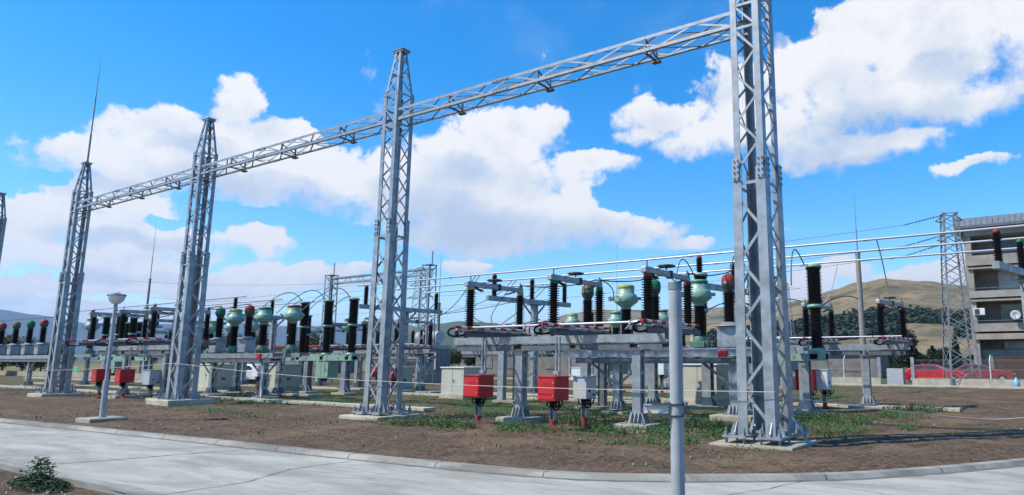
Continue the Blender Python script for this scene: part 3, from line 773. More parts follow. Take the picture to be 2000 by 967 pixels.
for x, c in ((-13.17, 'y'), (-10.55, 'g'), (-7.97, 'r')):
    vt(c, 'dark ball headed transformer with a %s cap, nearest row' % CN_[c], (x, 19.3, 2.03))
vt_stand(-33.9, 18.1, (-.75, 3.65), -3.7, 4.6, 'braced steel stand with ball headed transformers right of the second tower from left')
pad(-34.65, 18.1, 'concrete footing right of the second lattice tower from left', (1.2, .9), .08); pad(-30.25, 18.1, 'concrete footing with a bent red conduit beside it', (1.2, .9), .08)
for x, c in ((-13.17, 'y'), (-10.55, 'g'), (-7.97, 'r')):
    vt(c, 'dark ball headed transformer with a %s cap in the middle distance row' % CN_[c], (x - 23.93, 18.1, 2.03))
vt_stand(-57.0, 17.5, (1.1, 5.0), -6.5, 5.0, 'distant braced stand with ball headed transformers at the left edge', False)
pad(-55.9, 17.5, 'concrete footing near the left edge beside the lightning rod tower', (1.6, 1.0), .1)
for x, c in ((-61.8, 'r'), (-59.2, 'y'), (-56.7, 'g'), (-54.5, 'r')):
    vt(c, {'-61.8': 'dark ball headed transformer cut by the left edge', '-59.2': 'yellow capped ball headed transformer near the left edge', '-56.7': 'green capped ball headed transformer left of the lightning rod tower', '-54.5': 'red capped ball headed transformer touching the lightning rod tower'}[str(x)], (x, 17.5, 2.03))

# ------------------------------------------------------------------ current transformers (green bell heads)
def ct(c, label, loc, group='current transformers with green heads'):
    T = thing('current_transformer', label, 'transformer', loc, group)
    m = MB(); m.box((0, 0, .12), (.56, .56, .20)); m.lathe([(.24, 0), (.24, .05), (.19, .18), (.18, .2)], (0, 0, .22), 18); m.box((.30, -.1, .14), (.14, .22, .18)); part('base', m, 'green_dk', T, bevel=.008)
    q = part('insulator', ins('ct', .165, .225, 1.02, 17), None, T, (0, 0, .42))
    m = MB(); m.lathe([(.185, 0), (.185, .08), (.20, .09), (.42, .26), (.44, .32), (.43, .46), (.39, .54), (.31, .60), (.305, .86), (.29, .90), (.10, .92)], seg=24)
    for i in range(10):
        a = i * .628; m.box((.43 * math.cos(a), .43 * math.sin(a), .285), (.05, .05, .03), rz=a)
    h = part('head', m, 'green', q, (0, 0, 1.02))
    m = MB(); m.lathe([(.308, .76), (.318, .77), (.318, .86), (.308, .87)], seg=24); part('colour_band', m, CAPN[c], h)
    m = MB()
    m.tube([(-.38, -.16, .40), (-.50, -.24, .40)], .07, 8); m.box((-.53, -.27, .40), (.06, .16, .16))
    m2 = MB(); m2.tube([(.38, .16, .40), (.52, .22, .40)], .06, 8)
    for dx, dz in ((-.05, .05), (.05, -.05), (0, .0)): m.tube([(-.48 + dx, -.38, .40 + dz), (-.48 + dx, -.18, .40 + dz)], .025, 6)
    part('terminal', m, 'galv', h); part('terminal', m2, 'galv', h)
    return T
def ct_stand(X0, Y, cols, x0, x1, label, ztop=2.12):
    T = thing('steel_stand', label, 'stand', (X0, Y, 0), 'steel stands under the green headed transformers')
    for cx in cols: column(T, cx, 0, ztop - .20, .28, .28)
    for s_ in (-1, 1):
        m = MB(); m.channel((x0, s_ * .22, ztop - .10), (x1, s_ * .22, ztop - .10), .08, .20, .012, face=(1 if s_ < 0 else -1)); part('beam', m, 'galv', T)
    return T
ct_stand(-9.95, 21.5, (-1.9, 1.9), -3.5, 3.6, 'steel stand under the nearest green headed transformers')
for x, c in ((-12.95, 'y'), (-9.98, 'g'), (-7.55, 'r')):
    ct(c, {'y': 'green bell headed transformer with a yellow band, left of the foreground pole', 'g': 'green bell headed transformer with a green band, right of the foreground pole', 'r': 'green bell headed transformer with a red band hidden behind the tall right tower'}[c], (x, 21.5, 2.12))
ct_stand(-33.6, 19.75, (-1.9, 1.9), -3.5, 3.8, 'steel stand under the middle distance green headed transformers', 2.05)
for x, c in ((-36.2, 'y'), (-33.5, 'g'), (-31.0, 'r')):
    ct(c, 'green bell headed transformer with a %s band, in the middle distance row' % CN_[c], (x, 19.8, 2.05))
ct_stand(-55.6, 19.8, (-1.9, 1.9), -3.5, 3.0, 'distant stand with a green headed transformer beside the lightning rod tower')
ct('r', 'distant green bell headed transformer just right of the lightning rod tower', (-53.6, 19.8, 2.12))
ct_stand(-20.6, 33.2, (-2.4, 2.0), -3.5, 3.5, 'far stand behind the busbars carrying small green headed transformers')
for x, c, l in ((-23.75, 'y', 'small far green bell headed transformer with a yellow band below the busbars'), (-20.7, 'g', 'far green bell headed transformer hidden behind the nearest insulators'), (-17.7, 'r', 'far green headed transformer behind the foreground pole')):
    ct(c, l, (x, 33.2, 2.12))
ct_stand(-37.2, 27.0, (-1.9, 1.9), -3.2, 3.4, 'stand behind the green breaker with two small green headed transformers')
for x, l in ((-36.3, 'small green headed transformer left of the second breaker pole from right'), (-34.4, 'small green headed transformer right of the green breaker')):
    ct('g', l, (x, 27.0, 1.95))

# ------------------------------------------------------------------ circuit breakers
def breaker(X0, Y, cols, label, cab=True, poles=(-2.1, 0, 2.1), half=2.4):
    T = thing('circuit_breaker', label, 'circuit breaker', (X0, Y, 0), 'green circuit breakers')
    m = MB(); m.bx(-half, half, -.20, .20, 1.69, 1.71); m.bx(-half, half, -.20, .20, 1.97, 1.99); m.bx(-half, half, -.20, -.185, 1.71, 1.97); m.bx(-half, half, .185, .20, 1.71, 1.97); m.bx(-half, -half + .02, -.185, .185, 1.71, 1.97)
    m.bx(half - .02, half, -.185, .185, 1.71, 1.97)
    fr = part('frame', m, 'green', T)
    for px in poles: part('window', MB().box((px - .08, -.203, 1.83), (.26, .012, .17)), 'black', fr)  # flat black panels; the shade inside the frame openings is painted
    part('window', MB().box((half + .004, 0, 1.83), (.012, .26, .17)), 'black', fr)
    for px in (poles[0] + .75, poles[2] - .75):
        part('plate', MB().box((px, -.205, 1.83), (.09, .014, .11)), 'galv_old', fr)
        part('linkage', MB().box((px - .3, .0, 2.03), (.2, .12, .07)), 'galv_old', fr); part('pipe', MB().tube([(px, -.1, 2.02), (px + .8, -.1, 2.02)], .02, 6), 'galv_old', fr)
    for cx in cols:
        mb = MB()
        for s_ in (-1, 1): mb.box((cx, s_ * .15, .88), (.34, .02, 1.60))
        mb.box((cx, 0, .88), (.02, .28, 1.60))
        cl = part('column', mb, 'galv', T)
        mb = MB(); mb.box((cx, 0, .095), (.56, .52, .03))
        for s_ in (-1, 1):
            prof = [(-.17, .11), (-.26, .11), (-.17, .40)]
            for sg in (-1, 1):
                vs = [(cx + sg * a, s_ * .165 + d_, z) for d_ in (-.006, .006) for a, z in prof]
                mb.add(vs, [(0, 1, 2), (5, 4, 3), (0, 3, 4, 1), (1, 4, 5, 2), (2, 5, 3, 0)])
        part('foot_plate', mb, 'galv', cl)
        mb = MB(); mb.bar((cx + .2, -.1, .42), (cx + .62, -.16, .04), .04, .012); part('earthing_strap', mb, 'galv', cl)
    for px in poles:
        P = link('pole', cached('pole_base', lambda: MB().lathe([(.26, 0), (.26, .05), (.19, .11), (.17, .14)], seg=18), 'green'), (px, 0, 1.99), T)
        part('insulator', ins('br_low', .17, .215, 1.33, 20), None, P, (0, 0, .13))
        part('joint', cached('pole_joint', lambda: MB().lathe([(.17, 0), (.26, .02), (.265, .10), (.22, .12), (.19, .17)], seg=18), 'green'), None, P, (0, 0, 1.45))
        part('insulator', ins('br_up', .205, .265, 1.22, 19), None, P, (0, 0, 1.61))
        part('terminal_head', cached('pole_head', lambda: MB().lathe([(.20, 0), (.27, .02), (.27, .09), (.22, .12), (.10, .13)], seg=18).box((-.3, -.05, .10), (.22, .12, .03)), 'green'), None, P, (0, 0, 2.81))
    if cab:
        m = MB(); m.box((0, .02, 1.22), (1.05, .62, .78)); k = part('drive_cabinet', m, 'green', T, (.15, .0, 0), bevel=.015)
        m = MB(); m.box((.36, -.302, 1.22), (.03, .03, .12)); m.box((-.05, -.294, 1.22), (.008, .012, .72)); part('handle', m, 'green_dk', k)
        m = MB()
        for i in range(5): m.tube(bez((-.3 + i * .12, -.1, .84), (-.3 + i * .12, -.2, .62), (-.1 + i * .1, -.2, .6), (.0 + i * .06, 0, .82), 10), .02, 6)
        part('cable', m, 'black', k)
    return T
breaker(-8.5, 23.0, (-1.9, 1.65), 'green circuit breaker with tall black poles behind the tall right tower')
pad(-6.85, 23.0, 'concrete footing under the breaker column right of the tall tower', (1.1, 1.0), .07); pad(-10.55, 23.0, 'concrete footing beside the cream kiosk right of the foreground pole', (1.3, .9), .09)
breaker(-32.25, 22.6, (-1.45, 1.75), 'green circuit breaker with hanging green cabinet left of the middle tower')
pad(-33.7, 22.6, 'concrete footing under the left column of the green breaker, middle distance', (1.2, .9), .08); pad(-30.5, 22.6, 'concrete footing under the right column of the green breaker, middle distance', (1.2, .9), .08)
breaker(-55.6, 22.2, (-1.55, 1.75), 'distant green circuit breaker right of the lightning rod tower', True)
breaker(-23.6, 38.0, (-1.55, 1.75), 'far green circuit breaker seen between the columns of the nearest stand', True)

# ------------------------------------------------------------------ busbars
GB = 'aluminium busbar tubes'
BY = (25.4, 28.0, 30.5)
for y, w in zip(BY, ('uppermost', 'middle', 'lowest')):
    m = MB(); m.tube([(-17.5, 0, 0), (17.5, 0, 0)], .042, 10)
    for x in range(-17, 18, 7): m.tube([(x, 0, 0), (x + .16, 0, 0)], .056, 10)
    solo('busbar_tube', m, 'alu', '%s of the three bright busbar tubes crossing the right half' % w, 'busbar', (-16.2, y, 6.02), GB)
    m = MB(); m.tube([(-14, 0, 0), (14, 0, 0)], .05, 8)
    solo('busbar_tube', m, 'alu', '%s of the distant busbar tubes left of the middle tower' % w, 'busbar', (-59.4, y, 6.0), GB)
def bus_support(X, label, w, sk=.12):
    T = thing('busbar_support', label, 'stand', (X + 2.6 * sk, 28, 0), 'supports under the busbar tubes', -math.atan(sk))
    column(T, 0, .2, 4.62, .28, .30, .05)
    m = MB(); m.box((0, -.05, 4.76), (.22, 6.0, .24)); part('beam', m, 'galv', T)
    m = MB(); m.box((0, .2, 4.60), (.5, .6, .05)); m.bar((0, -.05, 4.1), (0, -.6, 4.62), .10, .02, (1, 0, 0)); m.bar((0, .4, 4.1), (0, .95, 4.62), .10, .02, (1, 0, 0)); part('bracket', m, 'galv_dark', T)
    for y, c, n in zip(BY, 'rgy', ('front', 'middle', 'rear')):
        I = tag(link('post_insulator', ins('bus', .10, .16, .98, 12), (X + sk * (y - 25.4), y, 4.89)), '%s black post insulator on %s' % (n, w), 'insulator', 'post insulators under the busbar tubes')
        m = MB(); m.lathe([(.10, 0), (.11, .01), (.11, .09), (.06, .10), (.06, .14)], seg=12); part('cap', m, CAPN[c], I, (0, 0, .975))
for X, l, w in ((-32.85, 'busbar support whose beam shows beside the middle tower', 'the busbar support beside the middle tower'), (-23.0, 'busbar support beam behind the nearest yellow capped disconnector', 'the support behind the yellow capped disconnector'), (-11.75, 'busbar support beam behind the red ball head near the tall tower', 'the support behind the red ball headed transformer'), (-1.0, 'busbar support at the right edge in front of the building', 'the support at the right edge'), (-46.6, 'distant busbar support behind the row left of the green breaker', 'the distant support left of the green breaker'), (-58, 'distant busbar support behind the street lamp', 'the distant support behind the street lamp'), (-69, 'most distant busbar support near the lightning rod tower', 'the most distant busbar support')):
    bus_support(X, l, w, {-32.85: .065, -23.0: .12, -11.75: .16, -1.0: .23}.get(X, .04))
for X, Y, w, sx in ((-55.0, 25.2, 'far left rear stand beyond the street lamp', 0), (-42.5, 31.0, 'far stand behind the green breaker', 0), (-21.5, 37.0, 'far stand behind the near apparatus', 0), (-62.0, 33.0, 'most distant stand at left', 0), (-29.0, 33.5, 'far stand right of the middle tower', 0)):
    disc_stand(X, Y, (-2.2, 2.2), -3.9, 3.6, 'steel stand: ' + w, 2.3)
    for k, c in enumerate('ygr'): disc_pole(c, '%s capped disconnector pole on the %s' % (CN_[c], w), (X - 2.7 + 2.7 * k, Y, 2.28), GD, False)
breaker(-46.5, 29.5, (-1.55, 1.75), 'far green circuit breaker left of the green hanging cabinet', False)
breaker(-64.0, 27.0, (-1.55, 1.75), 'most distant green circuit breaker, beyond the lightning rod tower', False)
ct_stand(-47.0, 25.5, (-1.9, 1.9), -3.2, 3.4, 'far stand with green headed transformers right of the second tower from left')
for k, c in enumerate('ygr'): ct(c, 'small green bell headed transformer with a %s band, far row right of the second tower' % CN_[c], (-49.6 + 2.6 * k, 25.5, 2.12))
vt_stand(-41.5, 35.5, (-1.5, 2.0), -3.5, 3.6, 'far stand with small ball heads under the rear gantry', False)
for k, c in enumerate('ygr'): vt(c, 'tiny %s capped ball headed transformer under the rear gantry' % CN_[c], (-44.2 + 2.7 * k, 35.5, 2.03))
# wires
GW = 'conductor wires hanging from the busbars'
def wire(pts, r, label, group=GW, m_='wire', name='conductor_wire'):
    c = Vector(pts[0]); m = MB(); m.tube([Vector(p) - c for p in pts], r, 6); return solo(name, m, m_, label, 'wire', c, group)
wire(bez((-4.75, 25.4, 6.0), (-4.7, 26.3, 5.0), (-4.95, 27.4, 5.2), (-4.8, 27.6, 4.0)), .022, 'drop wire from the busbar to the rear red capped disconnector at right', m_='alu')
wire(bez((-7.4, 30.5, 6.0), (-7.3, 28.6, 3.9), (-7.6, 27.8, 3.7), (-7.45, 27.6, 3.95)), .022, 'looping wire beside the tall concrete mast', m_='alu')
for i, (x, yy) in enumerate(((-24.0, 25.4), (-23.8, 28.0), (-23.6, 30.5))):
    wire(bez((x, yy, 5.98), (x + .4, yy - 2, 4.4), (x + 5, 19, 2.4), (-12.8 - i * .8, 17.2, 3.0)), .02, ['wire from the uppermost busbar sagging behind the yellow capped disconnector', 'wire from the middle busbar sagging behind the yellow capped disconnector', 'wire from the lowest busbar sagging behind the yellow capped disconnector'][i])
    wire(bez((x - .3, yy, 5.98), (x - 1, yy - .5, 4.6), (-27.5 - i * .3, 27, 4.4), (-28.6 - 1.4 * i, 26.5, 3.92)), .02, ['front wire fanning left from the busbars to the rear red disconnector', 'second wire fanning left from the busbars to the rear disconnectors', 'third wire fanning left from the busbars to the rear disconnectors'][i])
GJ = 'jumper cables linking the apparatus'
for i, x in enumerate((-10.6, -8.5, -6.4)):
    for dx, dy, w in ((0, 0, 'near'), (-23.8, -.4, 'middle distance')):
        X = x + dx; n = 'left middle right'.split()[i]
        wire(bez((X - .3, 23 + dy, 4.93), (X - .5, 22.6 + dy, 5.7), (X - .4, 21.9 + dy, 5.6), (X + (-.35 if dx == 0 else -1.2), 21.6 + dy * 3, 4.1)), .022, 'arched cable from the %s pole of the %s breaker' % (n, w), GJ, 'wire', 'jumper_cable')
        if dx: wire(bez((X - .3, 23 + dy, 4.93), (X - 1.2, 23.4, 5.25), (X - 2.0, 23.4, 5.2), (X - 2.4, 23.0, 4.4)), .02, 'long arched cable left of the %s pole of the %s breaker' % (n, w), GJ, 'wire', 'jumper_cable')
        wire(curve((X + .2, 23.2 + dy, 3.55), (X + .9, 25.4 + dy, 3.9), -.12 if dx else .18), .02, 'slack cable behind the %s pole of the %s breaker' % (n, w), GJ, 'wire', 'jumper_cable')
for i, (xv, xd) in enumerate(((-13.17, -13.85), (-10.55, -10.85), (-7.97, -8.0))):
    n = 'yellow green red'.split()[i]
    wire(bez((xd, 16.5, 4.05), (xd + .1, 17.4, 4.0), (xv - .2, 18.6, 4.2), (xv, 19.3, 4.36)), .02, 'cable from the %s capped near disconnector to the ball head behind' % n, GJ, 'wire', 'jumper_cable')
    wire(bez((xv, 19.3, 4.36), (xv + .1, 20.0, 4.75), (xv + .2, 21, 4.3), (xv - .25, 21.3, 3.96)), .02, 'cable from the near %s ball head to its green headed neighbour' % n, GJ, 'wire', 'jumper_cable')
    wire(bez((xd - 23.93, 16.2, 4.05), (xd - 23.9, 17, 3.9), (xv - 24.1, 17.4, 4.3), (xv - 23.93, 18.1, 4.36)), .02, 'distant cable to the %s capped ball head, middle distance' % n, GJ, 'wire', 'jumper_cable')
wire(curve((-75, 17.5, 4.42), (-53, 17.5, 4.42), .05), .025, 'level conductor over the ball heads at the left edge', GJ, 'wire', 'jumper_cable')
wire(curve((-53.6, 19.6, 4.2), (-49.0, 21.0, 4.3), .3), .02, 'arched cable right of the lightning rod tower', GJ, 'wire', 'jumper_cable')

# ------------------------------------------------------------------ control boxes and kiosks
def control_box(x, y, label, colour='red', s=(.54, .58, .58), zb=.71, post=True, group='red control boxes', shaft=True, conduit=True):
    T = thing('control_box', label, 'control box', (x, y, 0), group)
    m = MB(); m.bx(-s[0] / 2, s[0] / 2, -s[1] / 2, s[1] / 2, zb, zb + s[2]); bd = part('body', m, colour, T, bevel=.008)
    m = MB(); m.bx(-s[0] / 2 - .03, s[0] / 2 + .03, -s[1] / 2 - .03, s[1] / 2 + .03, zb + s[2], zb + s[2] + .022); part('lid', m, colour, T)
    if colour == 'red':
        m = MB(); m.bx(-s[0] / 2 + .03, s[0] / 2 - .03, -s[1] / 2 - .014, -s[1] / 2, zb + .04, zb + s[2] - .04)
        for i in range(3): m.bx(-s[0] / 2 + .12, s[0] / 2 - .14, -s[1] / 2 - .022, -s[1] / 2 - .014, zb + s[2] - .15 - i * .035, zb + s[2] - .135 - i * .035)
        d = part('door', m, 'red', bd)
        m = MB()
        for dz in (.14, s[2] - .14): m.box((s[0] / 2 - .05, -s[1] / 2 - .02, zb + dz), (.03, .012, .03))
        part('latch', m, 'lightgrey', d)
        m = MB(); m.lathe([(.05, 0), (.05, .012), (.03, .016)], seg=4, smooth=False)
        m.v = [(s[0] / 2 + v[2], -.02 + v[0], zb + s[2] - .12 + v[1]) for v in m.v]; part('emblem_plate', m, 'galv_dark', bd)
    else:
        m = MB(); m.box((s[0] / 2 + .01, -.1, zb + s[2] * .35), (.03, .05, .05)); m.box((s[0] / 2 + .01, .1, zb + .1), (.03, .05, .05)); part('latch', m, 'black', bd)
    if post:
        m = MB(); m.channel((0, 0, .22), (0, 0, zb), .11, .14, .012, (1, 0, 0)); part('post', m, 'galv', T)
    if conduit:
        m = MB(); m.cyl((0, 0, -.05), .075, .30, 10); m.bar((.02, -.02, .1), (.2, -.06, -.02), .09, .07); part('conduit', m, 'red_old', T)
    m = MB()
    for i in range(4):
        x0 = -.12 + i * .09; m.tube(bez((x0, -.1, zb + .02), (x0 + .02, -.16, zb - .2), (x0 + .22, -.16, zb - .22), (x0 + .20, -.08, zb + .02), 12), .017, 6)
    m.tube([(.14 + .10 * math.cos(a * .42), -.06, zb - .13 + .10 * math.sin(a * .42)) for a in range(16)], .02, 6)
    part('cable', m, 'black', T)
    if shaft:
        m = MB(); m.tube([(.0, .10, zb + s[2]), (.0, .10, 2.30)], .028, 8); m.tube([(.09, .12, zb + s[2]), (.09, .12, 2.30)], .028, 8); m.box((.03, .10, zb + s[2] + .10), (.16, .12, .08)); part('drive_shaft', m, 'galv', T)
    return T
control_box(-13.12, 13.98, 'first near red control box, left of the battened column')
control_box(-10.5, 13.88, 'second near red control box, between the two battened columns')
control_box(-10.25, 14.9, 'pale grey control box close behind the second near red box', 'pale_grey', (.42, .46, .56), .72, True, 'grey control boxes', False)
control_box(-37.6, 14.5, 'distant red control box left of the street lamp pole')
control_box(-35.2, 14.5, 'distant red control box right of the street lamp pole')
control_box(-33.1, 14.7, 'distant grey control box left of the second lattice tower', 'lightgrey', (.66, .5, .62), .66, True, 'grey control boxes', False)
control_box(-7.25, 24.5, 'red control box behind the breaker column, right of the tall tower', 'red', (.62, .6, .70), .66)
control_box(-6.75, 24.9, 'white control box right of the red box, beyond the tall tower', 'white_paint', (.4, .55, .68), .68, True, 'grey control boxes', False)
control_box(-29.2, 24.6, 'red control box half hidden by the middle tower')
control_box(-34.4, 27.8, 'faint red control box behind the middle distance cream kiosks', shaft=False)
control_box(-19.6, 28.0, 'small white control box on a post between near column and red box', 'white_paint', (.6, .5, .6), .75, True, 'grey control boxes', False)
control_box(-16.3, 30.5, 'small white control box on a post left of the foreground pole', 'white_paint', (.5, .5, .6), 1.0, True, 'grey control boxes', False)
control_box(-38.0, 22.4, 'small pale control box left of the cream kiosk in the middle distance', 'white_paint', (.6, .5, .6), .8, True, 'grey control boxes', False)
# twin posts rising behind the red boxes
for x, y, l in ((-19.0, 21.6, 'pair of tall steel posts behind the first near red box'), (-14.0, 20.4, 'pair of tall steel posts behind the second near red box')):
    T = thing('steel_posts', l, 'posts', (x, y, 0), 'paired steel posts')
    for i, w in enumerate((.30, .26)):
        m = MB(); m.channel((i * .5, i * .35, .1), (i * .5, i * .35, 2.5), .22, w, .014, (1, 0, 0), face=-1); part('post', m, 'galv' if i == 0 else 'galv_dark', T)
    m = MB(); m.bar((-.3, .15, 2.5), (.9, .25, 2.5), .3, .1); part('head_beam', m, 'galv', T)
    m = MB(); m.box((.25, .18, .05), (1.1, .8, .1)); part('plinth', m, 'concrete', T)
def kiosk(x, y, w, d, h, label, rz=0, m_='cream'):
    T = thing('kiosk', label, 'kiosk', (x, y, 0), 'cream control kiosks', rz)
    m = MB(); m.bx(-w / 2 - .06, w / 2 + .06, -d / 2 - .06, d / 2 + .06, -.1, .22); part('plinth', m, 'concrete_pale', T, bevel=.02)
    m = MB(); m.bx(-w / 2, w / 2, -d / 2, d / 2, .22, h); bd = part('body', m, m_, T, bevel=.01)
    m = MB(); m.bx(-w / 2 - .05, w / 2 + .05, -d / 2 - .05, d / 2 + .05, h, h + .05); part('roof', m, 'white_paint' if m_ == 'cream' else m_, T, bevel=.01)
    m = MB(); m.bx(-.008, .008, -d / 2 - .004, -d / 2 + .002, .26, h - .04); m.bx(.06, .1, -d / 2 - .03, -d / 2, h * .55, h * .55 + .1); m.bx(w / 2, w / 2 + .012, -.12, .12, h * .4, h * .4 + .16); part('door_fittings', m, 'galv_dark', bd)
kiosk(-22.7, 23.2, 1.40, 1.5, 1.36, 'large cream kiosk left of the first near red box')
kiosk(-11.3, 24.6, 1.60, 1.2, 1.52, 'cream kiosk just right of the round foreground pole')
kiosk(-41.0, 21.6, 1.6, 1.2, 1.45, 'cream kiosk behind the second tower from left, near the white car')
kiosk(-37.3, 23.4, 1.3, 1.5, 1.45, 'cream kiosk with a dark handle left of the green breaker cabinet')
kiosk(-31.4, 26.6, 1.5, 1.2, 1.3, 'cream kiosk mostly hidden by the middle tower')
# grey cabinet at the gate
T = thing('cabinet', 'pale grey cabinet standing in the fence gate opening', 'cabinet', (-9.2, 53.0, 0))
m = MB(); m.bx(-.55, .55, -.4, .4, 0, 1.12); bd = part('body', m, 'lightgrey', T, bevel=.02)
m = MB()
for i in range(3): m.box((.553, -.2 + i * .14, .75), (.02, .07, .05))
part('latch', m, 'dark', bd)

# ------------------------------------------------------------------ cable trench covers and paths
tm = MB()
def slab_row(x0, x1, y, w, z, n, ang=0):
    L = (x1 - x0) / n
    for i in range(n): tm.box((x0 + L * (i + .5), y + random.uniform(-.02, .02), z + random.uniform(-.008, .008)), (L - .02, w, .10), 0, random.uniform(-.01, .01))
slab_row(-64, -18, 16.8, .55, .04, 76); slab_row(-28, -2.6, 26.6, .6, .03, 44); slab_row(-64, -30, 20.6, .5, .03, 50); slab_row(-30, -12, 24.2, .5, .03, 30); slab_row(-30, -11, 33, .5, .03, 40)
struct('path_slabs', tm, 'concrete_pale')
m = MB(); m.box((-22, 49.5, .03), (44, 1.4, .1)); m.box((-55, 26.5, .03), (60, .6, .1)); struct('path', m, 'concrete_pale')

# ------------------------------------------------------------------ rope strung between the towers
rp = [(-41.3, 13.6, 1.22), (TX[2] - .3, 13.55, 1.58), (TX[2] + .42, 13.55, 1.58), (TX[1] - .3, 13.5, 1.10), (TX[1] + .42, 13.5, 1.10), (TX[0] - .3, 13.45, 1.07), (TX[0] + .44, 13.5, 1.07)]
pts = []
for i in range(len(rp) - 1): pts += curve(rp[i], rp[i + 1], -.05 if (Vector(rp[i]) - Vector(rp[i + 1])).length > 2 else 0, 14)[:-1]
pts.append(Vector(rp[-1])); m = MB(); m.tube(pts, .0085, 6); solo('rope', m, 'rope', 'thin white rope strung from tower to tower at waist height', 'rope', group='ropes tied to the towers')
m = MB(); m.tube(bez((TX[0] - .38, 13.6, 1.02), (-4.4, 14.2, 1.0), (-4.0, 19.5, .35), (-1.6, 21.5, .12)), .010, 6); m.tube(bez((-1.6, 21.5, .12), (-.8, 22.1, .06), (.2, 22.5, .3), (1.4, 23, .6)), .010, 6)
solo('rope', m, 'rope', 'slack end of white rope sagging to the dirt right of the tall tower', 'rope', group='ropes tied to the towers')

# ------------------------------------------------------------------ lamp, foreground pole
T = thing('street_lamp', 'small street lamp with an upturned bowl, near the left road edge', 'lamp', (-22.95, 9.0, 0))
m = MB(); m.box((0, 0, .02), (.95, .95, .14)); part('footing', m, 'concrete', T, bevel=.02)
m = MB(); m.cyl((0, 0, .09), .11, .02, 12); m.tube([(0, 0, .1), (0, 0, 1.15)], .075, 12); m.tube([(0, 0, 1.15), (0, 0, 3.36)], .05, 12); part('pole', m, 'pole_paint', T)
m = MB(); m.lathe([(.05, 0), (.10, .01), (.18, .09), (.215, .18), (.22, .24)], (0, 0, 3.34), 20); part('bowl', m, 'white_paint', T)
m = MB(); m.lathe([(.245, 0), (.25, .02), (.20, .05), (.08, .065)], (0, 0, 3.58), 20); part('lid', m, 'galv_old', T)
m = MB(); m.box((.0, -.04, 3.655), (.62, .03, .02)); part('crossbar', m, 'galv_dark', T)
T = thing('sign_post', 'round grey steel post without a sign, nearest in the foreground', 'post', (-1.98, 3.9, 0))
m = MB(); m.tube([(0, 0, -.05), (0, 0, 1.0), (0, 0, 2.19)], .043, 20); part('pole', m, 'pole_paint', T)
m = MB(); m.lathe([(.046, 0), (.046, .045)], (0, 0, 2.15), 20); m.tube([(0, 0, 2.19), (0, 0, 2.193)], .046, 20); part('rust_stain', m, 'galv_old', T)
br = MB()
for z in (1.432, 1.362):
    br.lathe([(.0455, -.008), (.05, -.008), (.05, .008), (.0455, .008)], (0, 0, z), 18)
    br.bar((-.02, -.047, z), (-.115, -.115, z), .012, .012); br.box((.05, .01, z), (.03, .03, .02)); br.box((-.055, -.03, z), (.03, .03, .02))
part('clamp', br, 'galv_dark', T)
m = MB(); m.bar((-.035, -.045, 1.402), (-.175, -.115, 1.402), .006, .046); m.bar((-.035, -.045, 1.427), (-.175, -.115, 1.427), .024, .005); m.bar((-.035, -.045, 1.377), (-.175, -.115, 1.377), .024, .005); part('bracket', m, 'rusty_white', T)

# ------------------------------------------------------------------ lightning masts
def mast(x, y, z1, z2, label, r=.13):
    T = thing('lightning_mast', label, 'mast', (x, y, 0), 'lightning masts')
    m = MB(); m.tube([(0, 0, -.1), (0, 0, z1 * .5), (0, 0, z1)], r * 1.35, 12, r2=r); part('pole', m, 'wood', T)
    m = MB(); m.tube([(0, 0, z1), (0, 0, z1 + (z2 - z1) * .4)], .035, 6); m.tube([(0, 0, z1 + (z2 - z1) * .4), (0, 0, z2)], .024, 6, r2=.008); m.cyl((0, 0, z1 - .05), r * 1.15, .1, 10); part('rod', m, 'galv_old', T)
mast(-8.2, 38.3, 7.5, 10.9, 'concrete lightning mast in front of the brown hill')
mast(-42.3, 40, 6.4, 10.8, 'lightning mast with thin rod right of the middle tower')
mast(-70, 30, 9.2, 14.6, 'tall thin lightning mast between the second and third towers from left', .09)
mast(-38.5, 62, 6, 14.6, 'far thin lightning rod just left of the tall tower', .06)

# ------------------------------------------------------------------ rear gantry and pylons
def simple_lattice(T, w0, w1, h, n, a=.07, t=.045, name='lattice'):
    def C(sx, sy, z): w = w0 + (w1 - w0) * z / h; return Vector((sx * w / 2, sy * w / 2, z))
    for sx, sy in ((-1, -1), (1, -1), (1, 1), (-1, 1)):
        m = MB(); m.angle(C(sx, sy, 0), C(sx, sy, h), a, .012, (-sx, 0, 0), (0, -sy, 0)); part('leg', m, 'galv_old' if name == 'old' else 'galv', T)
    zs_ = [0]; 
    for i in range(n): zs_.append(zs_[-1] + 1)
    # panels shrink upwards with the width
    r_ = (w1 / w0) ** (1 / n); ww = [r_ ** i for i in range(n)]; S = sum(ww); z = [0]
    for q in ww: z.append(z[-1] + q / S * h)
    for f in range(4):
        m = MB(); cs = [((-1, -1), (1, -1)), ((1, -1), (1, 1)), ((1, 1), (-1, 1)), ((-1, 1), (-1, -1))][f]
        nrm = [(0, -1, 0), (1, 0, 0), (0, 1, 0), (-1, 0, 0)][f]
        for i in range(n):
            a_, c_ = cs if (i + f) % 2 == 0 else cs[::-1]
            m.bar(C(*a_, z[i]), C(*c_, z[i + 1]), t, .01, nrm)
            if name == 'old': m.bar(C(*c_, z[i]), C(*a_, z[i + 1]), t * .8, .01, nrm)
        part('bracing', m, 'galv_old' if name == 'old' else 'galv', T)
GR = 'columns of the rear gantry'
for x, l in ((-47.0, 'rear gantry column left of the middle tower'), (-36.0, 'rear gantry column just right of the middle tower')):
    T = thing('gantry_column', l, 'column', (x, 33.0, 0), GR); simple_lattice(T, .85, .7, 8.3, 12, .10, .05)
    m = MB(); m.box((0, 0, 8.32), (.8, .8, .04)); part('top_plate', m, 'galv', T)
    m = MB(); m.tube([(.25, 0, 8.3), (.25, 0, 9.3)], .05, 6); part('spike', m, 'galv', T)
